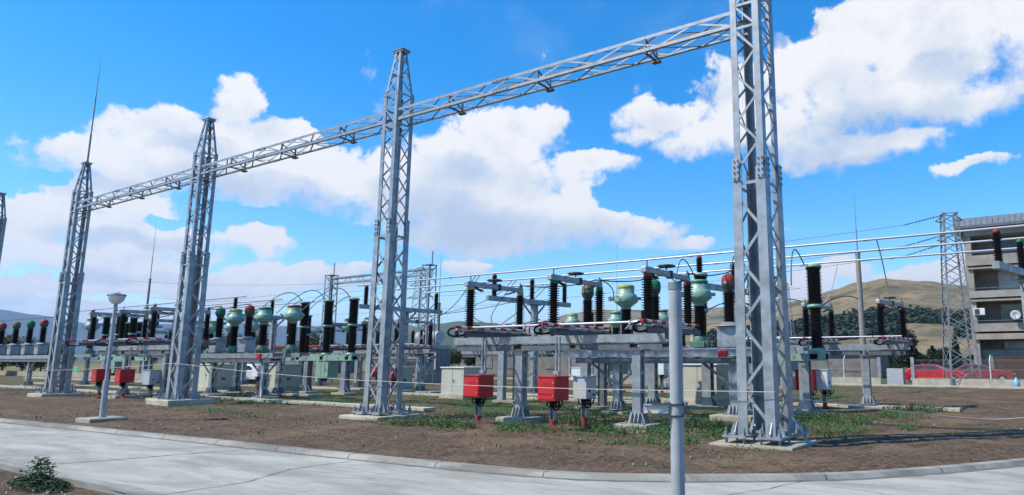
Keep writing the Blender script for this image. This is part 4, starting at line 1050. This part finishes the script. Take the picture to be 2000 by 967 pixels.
T = thing('gantry_beam', 'rear gantry beam passing behind the middle tower', 'beam', (-41.5, 33, 7.85))
for sy in (-1, 1):
    for sz in (-1, 1):
        m = MB(); m.angle((-5.6, sy * .3, sz * .25), (5.6, sy * .3, sz * .25), .09, .012, (0, -sy, 0), (0, 0, -sz)); part('chord', m, 'galv', T)
    m = MB()
    for i in range(14): s_ = 1 if i % 2 else -1; m.bar((-5.4 + i * .77, sy * .28, -s_ * .2), (-5.4 + (i + 1) * .77, sy * .28, s_ * .2), .045, .01, (0, 1, 0))
    part('bracing', m, 'galv', T)
def pylon(x, y, w0, h, label, arms, n=13, rz=0, w1=.75):
    T = thing('pylon', label, 'pylon', (x, y, 0), 'power line pylons', rz)
    simple_lattice(T, w0, w1, h, n, .11, .06, 'old')
    for z, L in arms:
        for s_ in (-1, 1):
            m = MB()
            for d in (-.3, .3): m.bar((s_ * .3, d, z), (s_ * L, 0, z + .05), .06, .06); m.bar((s_ * .3, d, z + .5), (s_ * L, 0, z + .07), .05, .05)
            part('crossarm', m, 'galv_old', T)
    for z in (h - 1.6, h - .05):
        m = MB(); w = w0 + (w1 - w0) * z / h
        for a_, c_ in (((-1, -1), (1, -1)), ((1, -1), (1, 1)), ((1, 1), (-1, 1)), ((-1, 1), (-1, -1))): m.bar((a_[0] * w / 2, a_[1] * w / 2, z), (c_[0] * w / 2, c_[1] * w / 2, z), .07, .05)
        part('ring_frame', m, 'galv_old', T)
    return T
pylon(-5.0, 53.6, 2.0, 12.2, 'lattice pylon in front of the concrete building', ((11.6, .9), (10.2, .9)), 13, .35, .95)
pylon(-67, 60, 2.4, 13.5, 'far pylon rising behind the rear gantry', ((12.6, 2.6), (11.2, 2.0), (9.6, 2.4)), 13)
pylon(-48, 150, 3.2, 19, 'small far pylon against the olive hills right of the foreground pole', ((17.5, 3.2), (14.5, 3.6), (11.5, 3.2)), 12)
pylon(-115, 66, 2.6, 10.5, 'faint far pylon right of the second tower from left', ((9.8, 2.4), (8.4, 2.8)), 12)
GS = 'overhead line wires and strain strings of the pylon'
for i, (z, dx) in enumerate(((12.05, -.5), (10.6, -.6), (10.1, -.6))):
    p = Vector((-5.3, 53.2 + (i == 2) * .6, z)); q = p + Vector((-2.6, -.5, -.55 - .1 * i))
    m = MB(); d = (q - p)
    m.tube([Vector((0, 0, 0)), d * .2], .03, 6); m.tube([d * .2, d * .75], .02, 6)
    for k in range(7): m.tube([d * (.24 + k * .07), d * (.255 + k * .07)], .075, 8)
    m.tube([d * .75, d], .03, 6)
    solo('strain_insulator', m, 'porcelain', ['top', 'middle', 'bottom'][i] + ' strain insulator string left of the pylon by the building', 'insulator', p, 'strain strings of the pylon')
    wire(curve(q, (-120 - i * 4, 48 + i * 4, 14 - 2 * i), -2.2, 20), .016, ['top', 'middle', 'bottom'][i] + ' overhead wire leaving the pylon by the building to the left', GS, 'wire', 'overhead_wire')
for i, z in enumerate((9.6, 8.7, 8.0)):
    wire(curve((-170, 70 + i * 3, z + 4), (-67, 60, z + 3), -.8, 16), .02, ['top', 'middle', 'bottom'][i] + ' of the distant wires at left above the insulators', GS, 'wire', 'overhead_wire')

# ------------------------------------------------------------------ power transformers at the back
def power_transformer(x, y, s, label, rz=0, cons=True):
    T = thing('power_transformer', label, 'transformer', (x, y, 0), 'grey power transformers', rz)
    m = MB(); m.box((0, 0, .3), (5.2 * s, 2.8 * s, .8)); part('plinth', m, 'concrete', T)
    m = MB(); m.box((0, 0, .7 + 1.2 * s), (3.8 * s, 1.9 * s, 2.4 * s)); m.box((0, 0, .7 + 2.42 * s), (4.0 * s, 2.1 * s, .12)); 
    for i in range(6): m.box((-1.6 * s + i * .64 * s, -.98 * s, .7 + 1.2 * s), (.10, .1, 2.3 * s))
    part('tank', m, 'lightgrey', T)
    for sx in (-1, 1):
        m = MB()
        for i in range(9): m.box((sx * (2.15 * s + .0), -.8 * s + i * .2 * s, .9 + 1.05 * s), (.5 * s, .05, 1.9 * s))
        m.box((sx * 2.15 * s, 0, .9 + 2.0 * s), (.3, 1.9 * s, .12)); part('radiator', m, 'vt_grey' if sx < 0 else 'lightgrey', T)
    m = MB()
    for i in range(7): m.box((-1.5 * s + i * .5 * s, -1.25 * s, .9 + .9 * s), (.05, .5 * s, 1.6 * s))
    part('radiator', m, 'lightgrey', T)
    if cons:
        m = MB(); m.tube([(-1.5 * s, .7 * s, .7 + 3.2 * s), (1.2 * s, .7 * s, .7 + 3.2 * s)], .52 * s, 18); m.box((-1.0 * s, .7 * s, .7 + 2.7 * s), (.1, .3, .6)); m.box((.8 * s, .7 * s, .7 + 2.7 * s), (.1, .3, .6)); part('conservator', m, 'lightgrey', T)
    for i in range(3):
        q = part('bushing', ins('bush', .10, .17, 1.1, 12), None, T, (-1.1 * s + i * 1.1 * s, -.4 * s, .7 + 2.5 * s)); m = MB(); m.cyl((0, 0, 0), .1, .12, 10); part('cap', m, CAPN['ygr'[i]], q, (0, 0, 1.09))
    m = MB(); m.box((1.2 * s, -1.2 * s, 1.5), (.7, .5, 1.0)); part('marshalling_box', m, 'lightgrey', T)
power_transformer(-25.4, 45.5, 1.12, 'large grey power transformer with a round conservator behind the nearest stand')
power_transformer(-42.2, 38.5, .9, 'grey power transformer with dark radiators right of the middle tower', 0, True)
power_transformer(-15.5, 42.0, 1.0, 'grey power transformer showing under the beams left of the foreground pole', 0, False)
# cable terminations
for x, y, l in ((-24.6, 47.8, 'pale cone shaped cable termination with a yellow top'),):
    T = thing('cable_termination', l, 'insulator', (x + 4.2, y - 5, 2.2)); m = MB(); m.lathe([(.22, 0), (.2, .1), (.14, 1.9)], seg=14); part('cone', m, 'concrete_pale', T)
    m = MB(); m.lathe([(.2, 1.9), (.2, 2.05), (.24, 2.06), (.24, 2.2), (.1, 2.25)], seg=14); part('cap', m, 'cap_yellow', T)
    m = MB(); m.box((0, 0, -1.1), (.4, .4, 2.2)); part('post', m, 'galv', T)

# ------------------------------------------------------------------ fence
def fence(x0, x1, y, label):
    T = thing('wire_fence', label, 'fence', ((x0 + x1) / 2, y, 0), 'wire fences on low concrete walls'); h = (x1 - x0) / 2; L = x1 - x0
    m = MB(); m.bx(-h, h, -.12, .12, -.1, .45); part('wall', m, 'concrete_pale', T)
    n = max(2, int(round(L / 2.6)))
    for i in range(n + 1):
        x = -h + .05 + (L - .1) * i / n; big = i in (0, n)
        m = MB()
        if big: m.box((x, 0, .95), (.22, .22, 1.95))
        else: m.tube([(x, 0, .4), (x, 0, 1.75)], .035, 8); m.tube([(x, 0, 1.75), (x + .06, .28, 2.05)], .03, 8)
        part('post', m, 'galv' if big else 'white_paint', T)
    m = MB(); st = .11
    st = .16; k = int(L / st)
    for i in range(k + 1):
        xa = -h + i * st
        for sg in (-1, 1):
            xb = xa + sg * 1.3; z0, z1 = .46, 1.74
            if xb < -h or xb > h:
                lim = -h if xb < -h else h; z1 = .46 + 1.28 * abs(lim - xa) / 1.3; xb = lim
                if z1 < .5: continue
            m.bar((xa, .0, z0), (xb, .0, z1), .0045, .0045, (0, 1, 0))
    for z in (.5, 1.1, 1.73): m.tube([(-h, 0, z), (h, 0, z)], .008, 5)
    part('mesh', m, 'galv', T)
fence(-8.05, 6.5, 52.7, 'wire fence on a low concrete wall in front of the red car')
fence(-38.0, -10.2, 52.7, 'wire fence on a low concrete wall left of the gate opening')
m = MB(); m.box((0, 0, .2), (70, .25, .6)); solo('low_wall', m, 'concrete', 'long low grey concrete wall behind the left bays', 'wall', (-85, 30, 0), bevel=.01)

# ------------------------------------------------------------------ concrete building
T = thing('building', 'weathered concrete building of four storeys with bands of balconies at right', 'building', (-4.9, 62.6, 0))
bw = 26; dp = 12
m = MB(); m.bx(.25, bw, 1.6, dp, 0, 12.2); part('wall', m, 'facade', T)
m = MB(); m.bx(0.2, .55, -.25, 1.62, 0, 12.0); m.bx(-.02, .2, .6, .9, 0, 12.2); part('end_fin', m, 'facade', T)
m = MB(); m.bx(-.5, bw, -.9, dp, 12.4, 12.62); part('roof', m, 'galv_dark', T)
m = MB()
for i in range(66): m.box((-.3 + i * .4, -.86, 12.86), (.37, .06, .62)); 
m.bx(-.5, bw, -.80, -.75, 12.6, 13.22); rp_ = part('roof_fascia', m, 'roof_metal', T)
m = MB(); m.bx(-.4, bw, -.75, dp, 13.2, 13.26); part('roof_edge', m, 'galv_dark', T)
m = MB(); m.bx(.1, bw, -.35, 1.6, 11.8, 12.39); part('parapet_band', m, 'facade', T)
for z0, z1 in ((7.35, 8.45), (4.65, 5.9) if False else (6.15, 6.75), (4.0, 4.6)):
    pass
for z0, z1 in ((9.33, 10.15), (6.7, 7.25), (3.98, 4.62)):
    m = MB(); m.bx(.12, bw, -.55, -.40, z0, z1); m.bx(.12, bw, -.40, 1.6, z0, z0 + .16); part('balcony', m, 'facade', T)
    m = MB(); zl, zh = (z0 - .62, z0 - .16) if z0 < 5 else (z0 - .28, z0 - .10); m.bx(.2, bw, -.30, 1.6, zl, zh); m.bx(.15, bw, -.45, -.3, zl, zh); part('floor_band', m, 'facade', T)
    m = MB(); m.tube([(.15, -.48, z1 + .22), (bw, -.48, z1 + .22)], .03, 6)
    for i in range(14): m.tube([(.3 + i * 1.9, -.48, z1), (.3 + i * 1.9, -.48, z1 + .22)], .02, 6)
    part('railing', m, 'galv_dark', T)
# recessed dark loggias with windows
for zi, (z0, z1) in enumerate(((10.3, 11.6), (7.5, 8.9), (4.75, 6.2), (2.65, 3.25))):
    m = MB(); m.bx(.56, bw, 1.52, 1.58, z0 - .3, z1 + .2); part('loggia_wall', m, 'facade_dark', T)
    x = 2.2; k = 0
    while x < bw - 3:
        for j, w in enumerate((1.6, 1.6, 1.6)):
            m = MB(); m.bx(x, x + w - .08, 1.40, 1.46, z0 + .02, z1); f = part('window', m, 'glass' if (k + zi) % 2 == 0 else 'curtain', T)
            m = MB()
            for a_, c_, e_, g_ in ((x - .04, x + .03, z0, z1), (x + w - .1, x + w - .03, z0, z1), (x - .04, x + w - .03, z1 - .04, z1 + .05), (x - .04, x + w - .03, z0 - .06, z0 + .02)): m.bx(a_, c_, 1.37, 1.43, e_, g_)
            part('frame', m, 'wood', f); x += w; k += 1
        x += 1.1
m = MB(); m.bx(.15, bw, .4, 1.51, 0, 2.55); part('ground_floor', m, 'facade_green', T)
m = MB(); m.bx(1.4, 4.6, .30, .38, .2, 2.0)
for i in range(5): m.bx(1.4 + i * .78, 1.46 + i * .78, .26, .30, .2, 2.0)
part('shutter_door', m, 'brown_panel', T)
m = MB(); m.bx(.35, 1.15, -.62, -.2, 5.3, 5.85); ac = tag(link('air_conditioner', m.mesh('air_conditioner', 'white_paint'), (-4.9, 62.6, 0), None, 0, .03), 'white air conditioner box on the corner of the concrete building', 'air conditioner')
m = MB(); m.bx(.42, .78, -.635, -.62, 5.36, 5.79); part('grille', m, 'vt_grey', ac)
def dish(x, z, c, label):
    D = thing('satellite_dish', label, 'satellite dish', (x, 61.75, z), 'satellite dishes on the balcony')
    m = MB(); m.lathe([(.04, .12), (.22, .08), (.36, .0), (.37, .02), (.22, .10), (.04, .14)], seg=20); m.v = [(v[0], -v[2] * -1 - .2, v[1]) for v in m.v]; part('reflector', m, c, D)
    m = MB(); m.tube([(0, .02, 0), (0, .25, -.1), (0, .3, -.4)], .03, 6); m.tube([(0, -.1, -.4), (0, -.5, -.1)], .02, 6); part('arm', m, 'galv_dark', D)
dish(-1.65, 5.2, 'pale_grey', 'white satellite dish on the second storey balcony'); dish(-.45, 5.15, 'dark', 'black satellite dish right of the white dish')
# low sheds far behind the yard
for x, y, w, h, l in ((-48, 62, 16, 3.2, 'long low grey shed behind the cream kiosk'), (-24, 74, 20, 2.5, 'low dark shed far behind the power transformer'), (-95, 62, 22, 3.6, 'low building with reddish roof behind the left bays')):
    T = thing('shed', l, 'shed', (x, y, 0), 'low sheds behind the yard'); m = MB(); m.box((0, 0, h / 2), (w, 6, h)); part('wall', m, 'facade_dark', T)
    m = MB(); m.box((0, 0, h + .12), (w + .8, 6.8, .24)); part('roof', m, 'roof_metal' if 'reddish' not in l else 'red_old', T)
    for i in range(5):
        m = MB(); m.box((-w / 2 + (i + .5) * w / 5, -3.02, h * .5), (w / 8, .08, h * .5)); part('window', m, 'facade_dark', T)

# ------------------------------------------------------------------ cars
def car(loc, m_, label, rz=0):
    T = thing('parked_car', label, 'car', loc, 'parked cars', rz)
    prof = [(-2.25, .35), (-2.3, .62), (-2.15, .86), (-1.5, .93), (-.75, .97), (1.0, .98), (1.95, .93), (2.2, .80), (2.25, .40), (2.0, .28), (-2.0, .28)]
    def ext(pr, ws, mi=0, m=None):
        m = m or MB(); n = len(pr); vs = [(x, -ws[i], z) for i, (x, z) in enumerate(pr)] + [(x, ws[i], z) for i, (x, z) in enumerate(pr)]
        m.add(vs, [tuple(range(n))[::-1] if False else tuple(range(n)), tuple(range(2 * n - 1, n - 1, -1))] + [(i, i + n, (i + 1) % n + n, (i + 1) % n) for i in range(n)], mi); return m
    part('body', ext(prof, [.80] * 11), m_, T, bevel=.05)
    cab = [(-1.95, .92), (-1.15, 1.36), (-.5, 1.42), (.25, 1.38), (1.05, .97)]
    part('cabin', ext(cab, [.72, .60, .60, .60, .72]), m_, T, bevel=.04)
    for s_ in (-1, 1):
        for q in ([(-1.6, .98), (-1.1, 1.30), (-.62, 1.34), (-.62, .99)], [(-.55, .99), (-.55, 1.34), (.2, 1.31), (.75, 1.0)]):
            m = MB(); vs = [(x, s_ * (.735 - (z - .95) * .26), z) for x, z in q] + [(x, s_ * (.715 - (z - .95) * .26), z) for x, z in q]
            m.add(vs, [(0, 1, 2, 3), (7, 6, 5, 4), (0, 4, 5, 1), (1, 5, 6, 2), (2, 6, 7, 3), (3, 7, 4, 0)])
            part('window', m, 'glass', T)
    m = MB(); m.add([(-1.93, -.60, .96), (-1.93, .60, .96), (-1.20, .52, 1.365), (-1.20, -.52, 1.365)], [(0, 1, 2, 3)]); part('rear_window', m, 'curtain', T)
    for x in (-1.35, 1.4):
        for s_ in (-1, 1):
            m = MB(); m.tube([(x, s_ * .66, .31), (x, s_ * .83, .31)], .31, 18); w = part('wheel', m, 'rubber', T); m = MB(); m.tube([(x, s_ * .832, .31), (x, s_ * .842, .31)], .19, 14); part('rim', m, 'alu', w)
    for s_ in (-1, 1): m = MB(); m.box((2.22, s_ * .6, .68), (.06, .3, .12)); part('headlight', m, 'white_paint', T)
    for s_ in (-1, 1): m = MB(); m.box((-2.26, s_ * .6, .70), (.06, .3, .14)); part('tail_light', m, 'cap_red', T)
car((-7.25, 57.2, 0), 'car_red', 'red hatchback parked behind the wire fence')
car((-4.3, 60.4, 0), 'red_old', 'second dark red car half hidden by the pylon', .05)
car((-51, 29.6, 0), 'car_white', 'white car behind the middle distance stand, beside a yellow sign', .3)
T = thing('warning_sign', 'small yellow sign on a post in front of the white car', 'sign', (-45.9, 25.9, 0)); m = MB(); m.tube([(0, 0, 0), (0, 0, 1.2)], .03, 6); part('post', m, 'galv', T)
m = MB(); m.box((0, -.04, 1.35), (.62, .02, .5)); part('panel', m, 'sign_yellow', T)
T = thing('warning_sign', 'small green tag on the rope left of the distant red box', 'sign', (-37.9, 13.58, 1.28)); m = MB(); m.box((0, 0, .0), (.32, .015, .2)); part('panel', m, 'sign_green', T)
m = MB(); m.tube([(-.2, 0, .11), (.2, 0, .13)], .012, 6); part('cord', m, 'rope', T)
T = thing('water_jug', 'small blue plastic jug lying by the fence wall at right', 'jug', (-1.7, 51.6, 0)); m = MB(); m.lathe([(.16, 0), (.19, .05), (.19, .38), (.08, .5), (.06, .56)], seg=14); part('body', m, 'jug', T); m = MB(); m.cyl((0, 0, .56), .065, .05, 10); part('lid', m, 'white_paint', T)
# bent red conduit beside the left footing
m = MB(); m.tube(bez((0, 0, .9), (.05, -.05, .5), (.2, -.1, .3), (.35, -.2, .05)), .06, 8, 0); m.tube(bez((.35, -.2, .05), (.4, -.22, .02), (.55, -.3, .02), (.7, -.4, .03)), .07, 8, 1)
solo('conduit', m, ['galv', 'red_old'], 'bent grey and red conduit beside a footing left of the middle tower', 'conduit', (-29.55, 17.6, 0))

# ------------------------------------------------------------------ vegetation
def leaf_quad(mb, c, s, mi=0):
    a = random.uniform(0, 6.283); u = Vector((math.cos(a), math.sin(a), random.uniform(-.5, .5))).normalized(); w = u.cross(Vector((random.uniform(-1, 1), random.uniform(-1, 1), random.uniform(.2, 1)))).normalized()
    mb.add([c - u * s, c + w * s * .5, c + u * s, c - w * s * .5], [(0, 1, 2, 3)], mi)
def tree_meshes(kind, h, r, n, m_, ls):
    cr = MB(); lobes = []
    for i in range(9):
        a = random.uniform(0, 6.28); q = random.uniform(.1, .75) * r
        z = h * random.uniform(.35, .85) if kind != 'cone' else h * (.12 + .09 * i)
        if kind == 'cone': q *= .15; R_ = r * (1 - i / 10) * .9
        else: R_ = r * random.uniform(.35, .6)
        lobes.append((Vector((math.cos(a) * q, math.sin(a) * q, z)), R_))
    for i in range(n):
        c, R_ = random.choice(lobes); d = Vector((random.gauss(0, 1), random.gauss(0, 1), random.gauss(0, 1))).normalized()
        leaf_quad(cr, c + d * R_ * random.uniform(.55, 1.08), random.uniform(.6, 1.3) * ls)
    tr = MB(); tr.tube([(0, 0, -.2), (.05, .02, h * .3), (0, .06, h * .7)], .05 * h ** .9 * .6, 8, r2=.02 * h)
    for c, R_ in lobes[:5]: tr.tube([(0, 0, h * .25), c * .6 + Vector((0, 0, h * .12)), c], .012 * h, 6, r2=.004 * h)
    return cr.mesh('crown', m_), tr.mesh('trunk', 'bark')
PROT = {'round': tree_meshes('round', 6, 2.6, 6000, 'leaf_dark', .16), 'round2': tree_meshes('round', 4.2, 2.4, 4500, 'leaf', .15), 'cone': tree_meshes('cone', 6, 1.1, 1500, 'leaf_dark', .2), 'yellow': tree_meshes('round', 5, 2.6, 4000, 'leaf_yellow', .17)}
def tree(kind, x, y, s, label, group):
    T = thing('tree', label, 'tree', (x, y, 0), group, random.uniform(0, 6)); T.scale = (s, s, s * random.uniform(.9, 1.1))
    part('crown', PROT[kind][0], None, T); part('trunk', PROT[kind][1], None, T)
GT = 'dark trees beyond the fence'
def polar(az_, d): return math.sin(az_) * d, math.cos(az_) * d
for i in range(30):
    a = -.34 + i * .0098 + random.uniform(-.003, .003); d = random.uniform(95, 150); x, y = polar(a, d)
    tree('round', x, y, random.uniform(.42, .68), 'dark bushy tree in the row beyond the wire fence', GT)
for a, d, s in ((-.125, 100, .75), (-.145, 96, .6), (-.098, 110, .95)): tree('cone', *polar(a, d), s, 'narrow dark conifer among the bushy trees beyond the fence', 'narrow conifers beyond the fence')
x, y = polar(-.155, 92); tree('round', x, y, 1.0, 'big dark tree right of the rear red capped disconnector', GT)
for i in range(9): x, y = polar(-1.37 + i * .016, 110 + random.uniform(-8, 8)); tree('yellow' if i % 3 else 'round2', x, y, random.uniform(.7, 1.0), 'yellowish tree below the blue hills at left', 'yellowish trees at left')
for i in range(14): x, y = polar(-1.16 + i * .03, 130 + random.uniform(-15, 25)); tree('round2' if i % 2 else 'yellow', x, y, random.uniform(.7, 1.15), 'bushy tree far behind the left bays', 'bushy trees far behind the bays')
for i in range(12): x, y = polar(-.86 + i * .026, 170 + random.uniform(-20, 30)); tree('round2', x, y, random.uniform(.9, 1.3), 'far bushy tree seen under the near beams', 'bushy trees far behind the bays')
# wood on the lower slope of the brown hill: one far mass
fw = MB()
for i in range(4200):
    a = random.uniform(-.42, .12); t = random.random(); d = 470 + 190 * t; x, y = polar(a, d)
    u = (d - 330) / 620; e = 950 * max(.03, .1125 - abs(a + .175) * .21 if a < -.175 else .1125 - (a + .175) * .14); z0 = e * u ** 1.25 * .95 - 1
    if random.random() < .5 and t > .8: continue
    if -.165 < a < -.095 and t < .45: continue
    h = random.uniform(4, 8); R_ = random.uniform(2, 3.6)
    for k in range(16):
        dd = Vector((random.gauss(0, 1), random.gauss(0, 1), random.gauss(0, 1))).normalized() * random.uniform(.6, 1.0)
        leaf_quad(fw, Vector((x + dd.x * R_, y + dd.y * R_, z0 + h * .55 + dd.z * h * .5)), random.uniform(1.3, 2.6))
struct('far_wood', fw, 'leaf_dark', 'stuff')

# ground weeds: patches (x, y, radius x, radius y, blades, height)
wd = MB()
def blade(x, y, h, mi=0):
    a = random.uniform(0, 6.283); l = random.uniform(.1, .7) * h; w = random.uniform(.006, .016) * (1 + h * 2)
    c, s_ = math.cos(a), math.sin(a); z = -.05
    wd.add([(x - s_ * w, y + c * w, z), (x + s_ * w, y - c * w, z), (x + c * l * .5 + s_ * w * .8, y + s_ * l * .5 - c * w * .8, z + h * .7), (x + c * l, y + s_ * l, z + h), (x + c * l * .5 - s_ * w * .8, y + s_ * l * .5 + c * w * .8, z + h * .7)], [(0, 1, 2, 3, 4)], mi)
def herb(x, y, h):
    for _ in range(9):
        leaf_quad(wd, Vector((x + random.gauss(0, .09), y + random.gauss(0, .09), random.uniform(.0, h))), random.uniform(.009, .03))
def clear(x, y):
    if y < kerb_y(x) + .15: return False
    for k in range(5):
        if abs(x - TX[k]) < .9 and abs(y - TY) < .9: return False
    return True
PATCH = [(-14.6, 13.2, 2.2, .9, 900, .28), (-12.7, 13.0, 1.6, .8, 900, .30), (-11.6, 13.6, 1.6, .9, 700, .25), (-10.6, 15.8, 2.5, 1.2, 1400, .36), (-11.6, 19.6, 2.6, 1.6, 1500, .34), (-8.9, 14.2, 1.5, .8, 500, .25), (-8.0, 16.0, 2.2, 1.8, 1700, .36), (-6.6, 13.4, 1.3, 1.0, 900, .25), (-6.0, 15.6, 1.1, 1.3, 800, .3), (-7.3, 12.3, 1.4, .45, 350, .18), (-5.3, 12.75, 1.1, .3, 350, .2),
         (-4.7, 17.2, 1.2, 1.6, 900, .30), (-5.4, 20.3, 1.4, 1.8, 1100, .32), (-4.2, 22.6, 1.2, 1.4, 500, .3), (-3.9, 25.8, 1.2, 1.2, 600, .35), (-3.0, 19.0, .5, .5, 200, .3), (-15.5, 16.0, 3, 1.5, 700, .15), (-18, 20, 4, 2, 900, .15), (-26.5, 16.6, 3.5, 2, 1100, .15), (-31, 16.0, 4, 1.2, 1300, .16), (-24, 17.5, 3, 2, 800, .15), (-21, 22, 4, 2.5, 900, .18), (-15, 23, 3.5, 3, 1400, .22), (-13.5, 27, 4, 3, 1400, .22), (-18, 30, 6, 4, 1400, .22), (-36, 19, 5, 2, 900, .18), (-30, 24, 4, 2, 700, .2), (-45, 15, 6, 2, 700, .15), (-9, 31, 3, 3, 500, .2), (-7, 45, 5, 4, 400, .15), (-25.5, 12.6, 4, .8, 250, .1), (-20.5, 12.0, 3, 1, 300, .1)]
for (px, py, rx, ry, n, h) in PATCH:
    n = int(n * 1.15); h *= .78
    for i in range(n):
        a = random.uniform(0, 6.283); q = random.random() ** .65
        x, y = px + rx * q * math.cos(a), py + ry * q * math.sin(a)
        if mnoise.noise(Vector((x * 1.3, y * 1.3, 7))) < random.uniform(-.25, .18) or not clear(x, y): continue
        hh = h * random.uniform(.35, 1.1) * (1.15 - q * .6)
        if random.random() < .55: herb(x, y, hh)
        else: blade(x, y, hh * random.choice((.5, .75, 1.1)), 1 if random.random() < .16 else 0)
for i in range(7000):
    x, y = random.uniform(-32, -1), random.uniform(8, 26)
    if clear(x, y) and mnoise.noise(Vector((x * .6, y * .6, 2))) > random.uniform(-.1, .35): blade(x, y, random.uniform(.02, .10), random.randint(0, 1))
struct('weeds', wd, ['weed', 'dry_grass'], 'stuff')
# clump on the near verge
cl = MB()
for i in range(2200):
    a = random.uniform(0, 6.283); q = random.random() ** .6; x, y = .75 * q * math.cos(a), .26 * q * math.sin(a)
    z = random.uniform(0, .16) * (1.1 - q); leaf_quad(cl, Vector((x, y, z)), random.uniform(.010, .03))
for i in range(320): z = random.uniform(.1, .36); leaf_quad(cl, Vector((random.gauss(.02, .10), random.gauss(.0, .07), z)), random.uniform(.012, .035))
solo('weed_clump', cl, 'weed_dark', 'leafy dark green weed growing over the near road edge at bottom left', 'weed', (-11.95, 4.02, 0))
# pale stones and clods
st = MB()
def stone(x, y, s, mi):
    vs = []; z = random.uniform(.05, .25) * s - .02
    for k in range(6):
        a = k * 1.047 + random.uniform(-.3, .3); vs.append((x + math.cos(a) * s * random.uniform(.7, 1.2), y + math.sin(a) * s * random.uniform(.5, 1.0), -.03))
    vs2 = [(x + (v[0] - x) * .6, y + (v[1] - y) * .6, z + .01 + random.uniform(-.2, .2) * s) for v in vs]
    st.add(vs + vs2, [tuple(range(6, 12))] + [(k, (k + 1) % 6, (k + 1) % 6 + 6, k + 6) for k in range(6)], mi)
for i in range(1500):
    x, y = random.uniform(-34, 0), random.uniform(7.5, 22)
    if y < 14 or random.random() < .3:
        if clear(x, y): stone(x, y, random.choice((.012, .016, .02, .02, .028, .045)) * random.uniform(.5, 1.0), 0)
for i in range(160):
    x, y = random.uniform(-16, -8), random.uniform(3.2, 4.2); stone(x, y, random.uniform(.01, .03), i % 2)
struct('stones', st, ['stone', 'concrete_pale'], 'stuff')

# ------------------------------------------------------------------ haze over the far hills
hm = MB(); hm.bx(-14500, 14500, -2500, 14500, -8, 900)
hz = bpy.data.materials.new('haze'); hz.use_nodes = True; t = NB(hz.node_tree); hz.node_tree.nodes.clear()
pv = t.n('ShaderNodeVolumePrincipled'); pv.inputs['Color'].default_value = (.50, .70, 1.0, 1); pv.inputs['Density'].default_value = 8e-5; pv.inputs['Anisotropy'].default_value = 0.2
ho = t.n('ShaderNodeOutputMaterial'); t.l(pv.outputs[0], ho.inputs['Volume']); MATS['haze'] = hz
struct('haze', hm, 'haze', 'stuff')
